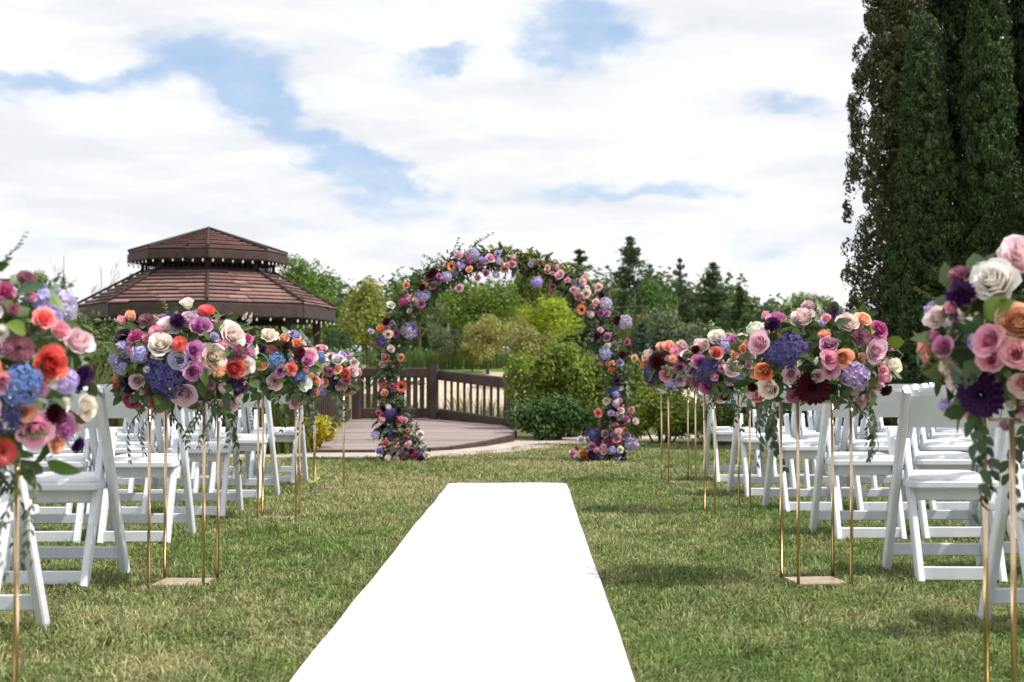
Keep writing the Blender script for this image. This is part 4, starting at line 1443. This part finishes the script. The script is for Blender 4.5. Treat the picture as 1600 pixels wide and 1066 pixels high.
def filler(name, rr_seed, pts, nrms, L, w, mat_cols='leaf'):
    rr = random.Random(rr_seed); mb = MB()
    for p, n_ in zip(pts, nrms):
        p = Vector(p); n_ = Vector(n_)
        d = n_ * .7 + Vector((rr.uniform(-1, 1), rr.uniform(-1, 1), rr.uniform(-1, .8)))
        s = rr.uniform(.6, 1.4)
        leafset(mb, p, d, n_ + Vector((rr.uniform(-.6, .6), rr.uniform(-.6, .6), rr.uniform(0, .8))), L * s, w * s * rr.uniform(.7, 1.2), rr)
    return mb.mesh(name, 'leaf', True)


def parse(s, ox, oy, sc_):
    out = []
    for tok in s.split(';'):
        a = tok.strip().split()
        if len(a) != 4: continue
        out.append((ox + float(a[0]) / sc_, oy + float(a[1]) / sc_, a[2][0], a[2][1], float(a[3]) / sc_))
    return out


def ray_ellipsoid(px, py, c, rad):
    o = Vector((0, 0, CAM_H)); d = ray(px, py)
    oo = Vector(((o.x - c.x) / rad[0], (o.y - c.y) / rad[1], (o.z - c.z) / rad[2]))
    dd = Vector((d.x / rad[0], d.y / rad[1], d.z / rad[2]))
    A = dd.dot(dd); B = oo.dot(dd); C_ = oo.dot(oo) - 1
    disc = B * B - A * C_
    t = (-B - math.sqrt(disc)) / A if disc > 0 else -B / A
    p = o + d * t
    q = Vector(((p.x - c.x) / rad[0], (p.y - c.y) / rad[1], (p.z - c.z) / rad[2]))
    lim_ = 1.06 if q.z > -.2 else .95
    if q.length > lim_: p = c + (p - c) * (lim_ / q.length)
    n_ = Vector(((p.x - c.x) / rad[0] ** 2, (p.y - c.y) / rad[1] ** 2, (p.z - c.z) / rad[2] ** 2)).normalized()
    return p, n_


ROD_M = {}


def stand(label, x, d, rot, h=.80, w=.235):
    t = thing('flower_stand', label, 'flower stand', (x, d, 0), rot, 'gold flower stands along the aisle')
    if 'rod' not in ROD_M:
        mb = MB(); mb.tube([(0, 0, 0), (.0012, .001, h * .5), (0, 0, h)], .0068, 12); ROD_M['rod'] = mb.mesh('rod', 'gold', True)
        mb = MB(); mb.box((-w / 2 + .008, -w / 2 + .008, .016), (w / 2 - .008, w / 2 - .008, .022)); ROD_M['base'] = mb.mesh('base_plate', 'gold_plate')
        mb = MB(); mb.box((-w / 2 + .008, -w / 2 + .008, h - .012), (w / 2 - .008, w / 2 - .008, h - .004)); ROD_M['top'] = mb.mesh('top_plate', 'gold_plate')
    for sx in (-1, 1):
        for sy in (-1, 1):
            link('rod', ROD_M['rod'], t, (sx * w / 2, sy * w / 2, 0))
    link('base_plate', ROD_M['base'], t, (0, 0, 0 if d < 7 else -.011)); link('top_plate', ROD_M['top'], t)


def arrangement(label, cpx, d, zc, rad, flowers, seed, nback=24, nleaf=38, ntrail=7, spray=13, extra=20):
    rr = random.Random(seed); r_ = np.random.default_rng(seed)
    x = (cpx - 800) / FPX * d
    base = Vector((x, d, .80)); c = Vector((x, d, zc))
    t = thing('flower_arrangement', label, 'flower arrangement', base, 0, 'bouquets on gold stands along the aisle')
    mb = MB(); mb.lathe([(.001, -.0), (.085, .0), (.10, .05), (.10, .12), (.06, .2), (.001, .22)], 14)
    link('foam_bowl', mb.mesh('foam_bowl', 'foam'), t)
    cl = c - base
    # filler foliage through the volume
    k = 620
    dv = rdir(k, r_); dv[:, 2] = np.where(dv[:, 2] < -.75, -dv[:, 2], dv[:, 2])
    q = dv * (r_.uniform(.45, .93, k)[:, None]) * np.array(rad) + np.array(cl)
    link('foliage', filler('foliage', seed, q, dv, .065, .034), t, color=(0.090, 0.145, 0.042))['kind'] = 'stuff'
    # stems from the bowl
    taken = []
    kinds = []
    for (px, py, ty, co, rp) in flowers:
        p, n_ = ray_ellipsoid(px, py, c, rad)
        rw = rp * d / FPX
        tocam = (Vector((0, 0, CAM_H)) - p).normalized()
        nn = (n_ * .75 + tocam * .45 + Vector((rr.uniform(-.25, .25), 0, rr.uniform(-.1, .3)))).normalized()
        if ty == 'a': nn = (n_ + Vector((rr.uniform(-.3, .3), 0, .9))).normalized()
        p = p + n_ * (rr.uniform(-.012, .018) - (.45 * rw if ty in 'hs' else .1 * rw))
        put_flower(t, base, ty, co, p, nn, rw, rr)
        taken.append((p, rw)); kinds.append((ty, co, rw))
    # the sides and back carry the same mix
    tries = 0; made = 0
    while made < nback + extra and tries < 1500:
        tries += 1
        v = Vector(r_.normal(size=3)).normalized()
        front = made >= nback
        if front:
            if v.y > -.0: continue
        elif v.y < .2: continue
        if v.z < -.55: continue
        p = c + Vector((v.x * rad[0], v.y * rad[1], v.z * rad[2])) * (.93 if not front else .90)
        ty, co, rw = rr.choice(kinds)
        if not front and (ty in 'ha' or rw > .05): ty, rw = 'r', .042
        if front: ty, rw = rr.choice('rrbcps'), rr.uniform(.018, .028); co = rr.choice('BPMPOEWBL')
        if all((p - q_).length > (rw + s) * (.8 if not front else .72) for q_, s in taken):
            n_ = Vector((v.x / rad[0], v.y / rad[1], v.z / rad[2])).normalized()
            put_flower(t, base, ty, co, p, n_, rw, rr); taken.append((p, rw)); made += 1
    # single big leaves
    for i in range(nleaf):
        a = rr.uniform(0, 6.28) if i % 3 else rr.uniform(-2.9, -.2)
        zz = rr.uniform(-.85, .75)
        q_ = math.sqrt(1 - zz * zz)
        v = Vector((q_ * math.cos(a), q_ * math.sin(a), zz))
        p = Vector((v.x * rad[0], v.y * rad[1], v.z * rad[2])) * rr.uniform(.80, .98) + cl
        dd = v * .6 + Vector((rr.uniform(-.8, .8), rr.uniform(-.8, .8), rr.uniform(-.9, .5)))
        L = rr.uniform(.055, .095)
        link('leaf', LEAF[rr.randrange(2)], t, p, orient_y(dd, v, rr.uniform(-.4, .4)), L, rr.choice(GREENS[:4] if rr.random() < .75 else GREENS[4:]))
    # trailing vines round the lower rim, sprays round the upper
    for i in range(ntrail):
        a = rr.uniform(-2.9, -.25) if i < ntrail * .7 else rr.uniform(0, 3.1)
        p = Vector((math.cos(a) * rad[0] * .55, math.sin(a) * rad[1] * .6, -rad[2] * .62)) + cl
        m = Matrix.Rotation(a - math.pi / 2 + rr.uniform(-.3, .3), 3, 'Z')
        link('trailing_vine', TRAIL[rr.randrange(4)], t, p, m, rr.uniform(.62, .98), rr.choice([(0.085, .125, .065), (0.055, .10, .035), (.07, .11, .05)]))
    for i in range(spray):
        a = rr.uniform(0, 6.28); zz = rr.uniform(-.35, .95); q_ = math.sqrt(1 - zz * zz)
        v = Vector((q_ * math.cos(a), q_ * math.sin(a), zz))
        p = Vector((v.x * rad[0], v.y * rad[1], v.z * rad[2])) * .72 + cl
        link('leaf_spray', SPRAY[rr.randrange(3)], t, p, orient_y(v + Vector((0, 0, .25)), (0, 0, 1), rr.uniform(-.8, .8)), rr.uniform(.45, .75), rr.choice(GREENS[2:] + GREENS[:1]))
    return t


A1L = parse('15 255 rG 48;135 165 cS 52;210 235 sL 62;330 280 sQ 82;265 335 sL 62;200 380 rC 58;285 435 rP 50;365 490 rB 85;100 510 cS 70;250 585 nT 92;425 650 dD 56;110 700 hU 100;20 680 rP 52;50 870 hV 88;330 680 sQ 58;250 700 aW 34;290 840 dR 58;200 930 rP 80;370 930 rO 72;410 1005 dD 48;425 800 rW 60;40 1060 cC 68;150 830 rE 50;5 430 rW 40;320 1010 rE 48;150 270 bP 26;60 330 pS 34;-60 330 rB 70;-80 500 rG 60;-70 820 rM 70;-150 650 rE 70;-160 400 sL 70;-60 620 nX 60', 0, 380, 3.136)
A1R = parse('930 130 rB 112;790 250 rW 108;630 230 cS 54;645 325 dD 74;525 425 rB 62;555 570 rO 62;910 440 nE 98;770 540 rP 78;765 640 rP 62;900 600 rP 76;715 815 dD 118;925 760 rM 70;650 460 aW 40;700 545 sL 48;930 925 rM 54;600 390 bP 36;860 890 bW 30;570 1010 cP 34;510 880 sL 36;600 480 aW 30;1050 260 rE 90;1100 480 rO 80;1060 690 hV 110;1080 900 rB 80;1200 350 rP 90;1200 620 dR 70;840 990 bM 40', 1300, 360, 3.136)
A2L = parse('655 445 rG 46;780 485 rW 58;985 405 rO 56;1010 335 cC 44;870 385 dD 40;925 365 rM 48;825 388 rB 52;760 425 cP 40;715 370 cS 40;650 370 bE 30;608 395 bP 26;880 497 cC 42;955 520 rO 46;1050 550 rB 68;875 570 rQ 50;950 630 rO 52;800 670 hV 108;905 750 rM 60;770 810 nT 54;625 790 rG 50;600 710 dD 46;540 725 nT 34;655 680 rM 38;580 515 sL 48;680 545 sQ 44;570 610 sL 38;1150 450 rB 64;1110 410 rW 38;1215 470 rG 32;1165 540 cS 42;1150 615 nT 52;1075 625 pE 40;1222 595 rB 44;1180 720 sD 50;1145 805 rM 58;590 450 dD 46;1045 470 bL 24;920 315 bW 38;1225 395 aW 26;1190 380 aW 22;560 560 sQ 36;1040 700 pS 30;720 620 pQ 22', 0, 380, 3.136)
A2R = parse('835 115 rO 58;825 175 dD 52;990 120 rB 76;1030 60 rM 40;1165 105 pD 48;1255 150 rB 66;1340 145 rE 48;1420 205 rG 54;1330 240 cS 54;1430 320 rM 68;1150 275 rO 64;1232 360 nE 58;1150 365 rP 52;1165 440 rP 44;900 310 hV 108;750 280 rM 68;780 440 nX 56;705 455 bE 38;920 470 rM 62;790 545 rB 66;690 535 dR 34;655 625 rC 44;1050 550 dR 108;935 600 pS 50;1325 475 sL 88;1325 625 rM 54;1410 600 rP 44;1480 465 cP 48;1520 410 bW 50;1480 545 dR 38;720 190 sW 56;1130 150 bP 28;1090 465 rM 40;660 310 nX 28;680 580 rB 46;1065 400 aW 30;820 345 hV 60;1450 430 bP 34;780 110 rP 34', 980, 460, 3.636)
A3L = parse('215 155 rW 54;300 160 rE 30;360 155 rL 42;155 235 dD 40;240 290 hU 60;230 240 cK 34;340 345 rC 42;280 355 rO 36;240 420 rM 52;425 300 rO 40;440 265 rP 42;385 250 dR 34;420 430 rW 54;370 525 rM 50;400 395 sU 30;490 485 rC 30;490 415 nE 28;455 480 dD 28;175 320 rE 42;100 330 rB 44;365 205 nX 30;350 225 aW 16;310 215 dR 30;130 300 sU 30;60 250 cS 44;40 420 dD 44', 360, 480, 3.553)
A3R = parse('510 245 rW 54;605 265 rO 38;545 285 sL 46;510 335 rC 48;400 380 rO 46;415 285 rB 44;395 320 dR 26;605 415 rM 46;440 445 hV 82;495 470 bP 26;460 545 rG 50;410 580 sQ 36;380 510 pS 36;545 400 aW 20;610 340 rE 30;660 240 rB 40;340 450 pQ 26;590 500 rM 36;560 590 dR 34;650 480 sL 44;690 340 rO 44;520 590 rB 34', 980, 460, 3.636)
A4L = parse('505 230 rP 36;630 255 rL 30;595 290 rW 36;600 340 rE 32;640 370 nT 36;550 360 rG 30;575 405 dD 30;620 445 rM 40;655 415 rG 30;690 350 rB 34;700 470 rO 40;660 495 rP 30;690 310 rB 30;540 280 aW 16;520 300 sW 34;480 340 rE 34;520 420 nE 28;500 470 sL 34', 360, 480, 3.553)
A4R = parse('105 340 rB 44;165 380 dR 48;125 460 hV 60;240 300 rE 40;275 325 cP 36;310 300 rM 42;300 415 rG 36;210 470 rP 42;170 535 rW 46;80 530 rG 32;115 515 sL 30;40 355 nX 30;150 300 pD 30;310 375 dD 28;345 340 rW 38;70 400 nX 24;200 300 rE 34;260 370 pE 30;60 470 rB 26;250 520 sL 34;300 500 rM 34;350 420 sQ 40', 980, 460, 3.636)

stands = [('left', -1.30, 3.30, .06, 'nearest the camera'), ('left', -1.415, 6.15, -.05, 'second from the camera'), ('left', -1.48, 9.05, .05, 'third from the camera'), ('left', -1.49, 11.6, .1, 'nearest the arch'),
          ('right', 1.33, 3.55, -.05, 'nearest the camera'), ('right', 1.318, 6.19, .12, 'second from the camera'), ('right', 1.41, 9.35, .15, 'third from the camera'), ('right', 1.425, 12.2, .15, 'nearest the arch')]
for sd, x, d, ro, wh in stands:
    stand('slim gold four rod flower stand %s of the aisle, %s' % (sd, wh), x, d, ro)
arrangement('large bouquet cut by the left edge with blue hydrangea and red orange blooms', 800 - 1.30 / 3.30 * FPX, 3.30, .89, (.33, .30, .31), A1L, 101, ntrail=9)
arrangement('bouquet with indigo hydrangea and a white rose, second on the left of the aisle', 800 - 1.415 / 6.15 * FPX, 6.15, .955, (.335, .31, .25), A2L, 102, ntrail=9)
arrangement('bouquet with blue hydrangea and white rose on top, third on the left', 800 - 1.48 / 9.05 * FPX, 9.05, .955, (.30, .29, .25), A3L, 103)
arrangement('smallest looking bouquet on the left, nearest the flower arch', 800 - 1.49 / 11.6 * FPX, 11.6, .935, (.27, .27, .22), A4L, 104, nleaf=14)
arrangement('large blurred bouquet at the right edge with a big dark purple dahlia', 800 + 1.33 / 3.55 * FPX, 3.55, .985, (.31, .29, .25), A1R, 105, ntrail=8)
arrangement('bouquet with a big burgundy dahlia and indigo hydrangea, second on the right', 800 + 1.318 / 6.19 * FPX, 6.19, .965, (.365, .32, .25), A2R, 106, ntrail=10)
arrangement('bouquet with a coral rose and white bloom on top, third on the right', 800 + 1.41 / 9.35 * FPX, 9.35, .985, (.30, .29, .235), A3R, 107)
arrangement('bouquet with crimson dahlia and white rose right of the arch', 800 + 1.425 / 12.2 * FPX, 12.2, .985, (.275, .27, .225), A4R, 108, nleaf=14)

# ------------------------------------------------------------------ flower arch
AD = 15.1
arch_px = [(640, 722), (622, 690), (610, 640), (606, 590), (608, 550), (618, 510), (640, 470), (668, 440), (700, 420), (740, 405), (785, 402), (830, 410), (868, 423),
           (900, 445), (925, 475), (945, 515), (957, 555), (966, 600), (968, 640), (960, 685), (942, 722)]
arch_pts = [at(px, py, AD) for px, py in arch_px]
arch_pts[0].z = arch_pts[-1].z = 0.0
ao = Vector(((arch_pts[0].x + arch_pts[-1].x) / 2, AD, 0))
arch = thing('flower_arch', 'round arch of roses, dahlias and greenery at the end of the aisle', 'flower arch', ao)
mb = MB(); mb.tube([p - ao + Vector((0, .06, 0)) for p in arch_pts], .012, 8); link('hoop', mb.mesh('hoop', 'hoop_metal'), arch)
mb = MB(); mb.tube([p - ao + Vector((0, .22, 0)) for p in arch_pts], .012, 8); link('hoop', mb.mesh('hoop', 'hoop_metal'), arch)
rr = random.Random(200); r_ = np.random.default_rng(200)
for p in (arch_pts[0], arch_pts[-1]):
    mb = MB(); mb.box((p.x - ao.x - .15, -.12, 0), (p.x - ao.x + .15, .34, .02)); link('foot_plate', mb.mesh('foot_plate', 'gold_plate'), arch)
# half-thickness of the greenery along the hoop (metres), by segment
thick = np.interp(np.arange(21), [0, 1, 2, 4, 6, 8, 9, 10, 12, 14, 17, 19, 20], [.24, .25, .18, .19, .21, .16, .14, .10, .11, .18, .17, .22, .24])


def arch_sample(k, lo=0, hi=20, spread=1.0):
    s = r_.uniform(lo, hi, k); i = np.minimum(s.astype(int), 19); f = s - i
    P_ = np.array([tuple(p) for p in arch_pts])
    c_ = P_[i] * (1 - f)[:, None] + P_[i + 1] * f[:, None]
    th = thick[i] * (1 - f) + thick[i + 1] * f
    dv = rdir(k, r_)
    p = c_ + dv * (th * spread * r_.uniform(0.1, 1, k) ** .6)[:, None] + np.array([0, .11, 0]) - np.array(ao)
    p[:, 2] = np.maximum(p[:, 2], .03)
    return p, dv


for (lo, hi, k, L, w, colr, nm) in ((0, 20, 2700, .08, .036, (0.075, 0.115, 0.05), 'foliage'), (3, 18, 1200, .06, .022, (0.13, .175, .055), 'foliage'), (9.3, 13.2, 520, .07, .036, (0.24, .28, .075), 'foliage'),
                                    (0, 2.6, 520, .055, .018, (0.075, .06, .08), 'foliage'), (0, 2.2, 420, .07, .03, (.07, .11, .035), 'foliage'), (18, 20, 420, .07, .03, (.055, .09, .035), 'foliage')):
    p, dv = arch_sample(k, lo, hi, 1.0 if lo != 9.3 else 1.35)
    o = link('foliage', filler('foliage', int(lo * 10) + k, p, dv, L, w), arch, color=colr); o['kind'] = 'stuff'
for i in range(64):
    p, dv = arch_sample(1, 0, 20, .8)
    v = Vector(dv[0]); v.y *= .5
    g = rr.choice(GREENS)
    if p[0][2] < .6 and p[0][0] < 0 and rr.random() < .5: g = (.08, .065, .09)
    link('leaf_spray', SPRAY[rr.randrange(3)], arch, Vector(p[0]), orient_y(v + Vector((0, -.1, .1)), (0, -1, .5), rr.uniform(-1, 1)), rr.uniform(.7, 1.35), g)
for i in range(12):
    p, dv = arch_sample(1, 5, 16, .6)
    link('trailing_vine', TRAIL[rr.randrange(4)], arch, Vector(p[0]), Matrix.Rotation(rr.uniform(0, 6.28), 3, 'Z'), rr.uniform(.6, 1.0), rr.choice(GREENS[:4]))
AF = parse('440 150 fX 25;358 178 dR 26;403 138 rM 14;470 105 rP 18;530 105 hQ 32;580 110 dR 12;605 112 rP 18;515 162 rE 17;480 145 sL 18;420 195 sQ 26;550 198 rP 18;585 178 rG 14;625 185 sQ 16;660 160 rP 17;695 140 rP 17;475 240 rM 20;252 228 rE 16;362 230 rP 20;318 238 dR 16;320 270 hQ 34;272 283 rB 19;312 305 rO 18;190 308 rW 16;268 338 bW 14;168 380 dR 20;193 387 rL 13;145 410 nX 18;177 432 rB 21;210 430 rO 18;265 418 hL 37;107 420 rQ 14;145 462 sV 24;192 498 rL 14;166 530 nX 19;230 530 nE 17;205 555 cS 15;158 645 cC 17;193 648 rG 14;232 650 fT 30;162 676 nE 18;137 760 nC 12;157 760 nC 13;150 783 nC 14;187 765 hV 27;222 790 nT 18;246 790 rP 14;165 885 rC 17;210 877 rP 16;250 865 rG 16;205 905 rB 22;250 915 rP 15;240 940 rP 14;262 935 rP 13;292 950 nT 19;312 850 rW 20;340 935 rW 16;140 920 rL 16;310 972 sV 17;262 890 rB 16;500 175 dR 14;640 130 sQ 18;560 145 rO 14;120 850 sL 16;180 840 sV 22;185 960 rM 14', 540, 360, 2.665)
AF += parse('22 115 rE 18;60 97 rP 16;35 95 rE 16;165 172 sL 28;212 122 rB 17;233 193 rG 15;270 138 rE 20;300 160 rP 16;345 180 sL 30;375 150 rE 16;323 202 rP 16;381 220 rB 22;345 235 cP 20;367 248 rP 15;435 192 rB 18;447 228 dR 16;467 262 hQ 32;413 275 rM 20;362 292 fX 28;443 305 rO 18;473 308 rO 18;520 340 dR 23;550 345 hL 32;472 410 rO 20;505 452 rB 19;562 433 rG 16;465 482 hQ 32;477 528 nE 13;497 525 nE 13;491 556 nX 16;540 490 dR 20;595 503 rE 15;510 657 hV 32;470 692 rB 20;434 743 rC 17;581 730 nE 16;505 745 dR 28;558 770 rO 17;528 820 fX 32;495 808 rB 15;521 865 nT 22;408 840 hV 36;358 860 rW 17;465 835 rM 20;465 872 rP 16;408 893 rO 22;462 912 rB 20;498 908 nX 18;410 925 dD 27;372 948 nX 24;322 918 rM 22;322 965 rO 20;520 940 rL 18;575 880 sL 30;340 900 nT 13;540 925 dD 16;450 950 rM 16;430 960 hV 20', 780, 380, 2.804)
for (px, py, ty, co, rp) in AF:
    p = at(px, py, AD - rr.uniform(.0, .10)); rw = rp * AD / FPX
    nn = Vector((rr.uniform(-.5, .5), -1, rr.uniform(-.15, .65))).normalized()
    if p.z < .08: p.z = .08
    put_flower(arch, ao, ty, co, p, nn, rw, rr)
for i in range(95):      # small blooms filling the front
    p, dv = arch_sample(1, 0, 20, .85) if i % 3 else arch_sample(1, *((0, 2.2) if i % 2 else (18, 20)), 1.0)
    q = Vector(p[0]); q.y = rr.uniform(-.12, -.02)
    put_flower(arch, Vector((0, 0, 0)), rr.choice('rrrnsbc'), rr.choice('BPMOGLBPEWLD'), q, Vector((rr.uniform(-.6, .6), -1, rr.uniform(-.1, .7))).normalized(), rr.uniform(.028, .05), rr)
for i in range(70):      # the far side carries flowers too
    p, dv = arch_sample(1, 0, 20, .75)
    q = Vector(p[0]); q.y = rr.uniform(.2, .30)
    ty = rr.choice('rrrrnhdcs'); co = rr.choice('BPMOGWLVREXTC')
    put_flower(arch, Vector((0, 0, 0)), ty, co, q, Vector((rr.uniform(-.5, .5), 1, rr.uniform(-.1, .5))), rr.uniform(.035, .075) * (1.6 if ty == 'h' else 1), rr)
# thin twigs sticking up from the top
for (x0, y0, x1, y1) in ((722, 404, 770, 365), (728, 402, 752, 374), (715, 408, 722, 380), (735, 402, 745, 378), (668, 440, 640, 420), (760, 402, 800, 388)):
    mb = MB()
    a, b = at(x0, y0, AD) - ao, at(x1, y1, AD) - ao
    mid = a.lerp(b, .5) + Vector((0, 0, .03))
    mb.tube([a, mid, b], [.006, .0045, .002], 4, False)
    for k in range(7):
        q = mid.lerp(b, rr.uniform(-.4, 1)); leafset(mb, q, Vector((rr.uniform(-1, 1), rr.uniform(-.5, .5), rr.uniform(0, 1))), Vector((0, -1, .3)), .035, .016, rr)
    o = link('twig', mb.mesh('twig', 'stem'), arch); o['kind'] = 'stuff'

# a fallen leaf on the lawn
p = gnd(492, 765)
lf = link('fallen_leaf', LEAF[0], None, (p.x - .06, p.y, .06), orient_y((1, .25, .5), (-.2, -1, .6)), .11, (.38, .42, .13))
tag(lf, 'large pale green leaf lying on the lawn left of the runner', 'leaf')
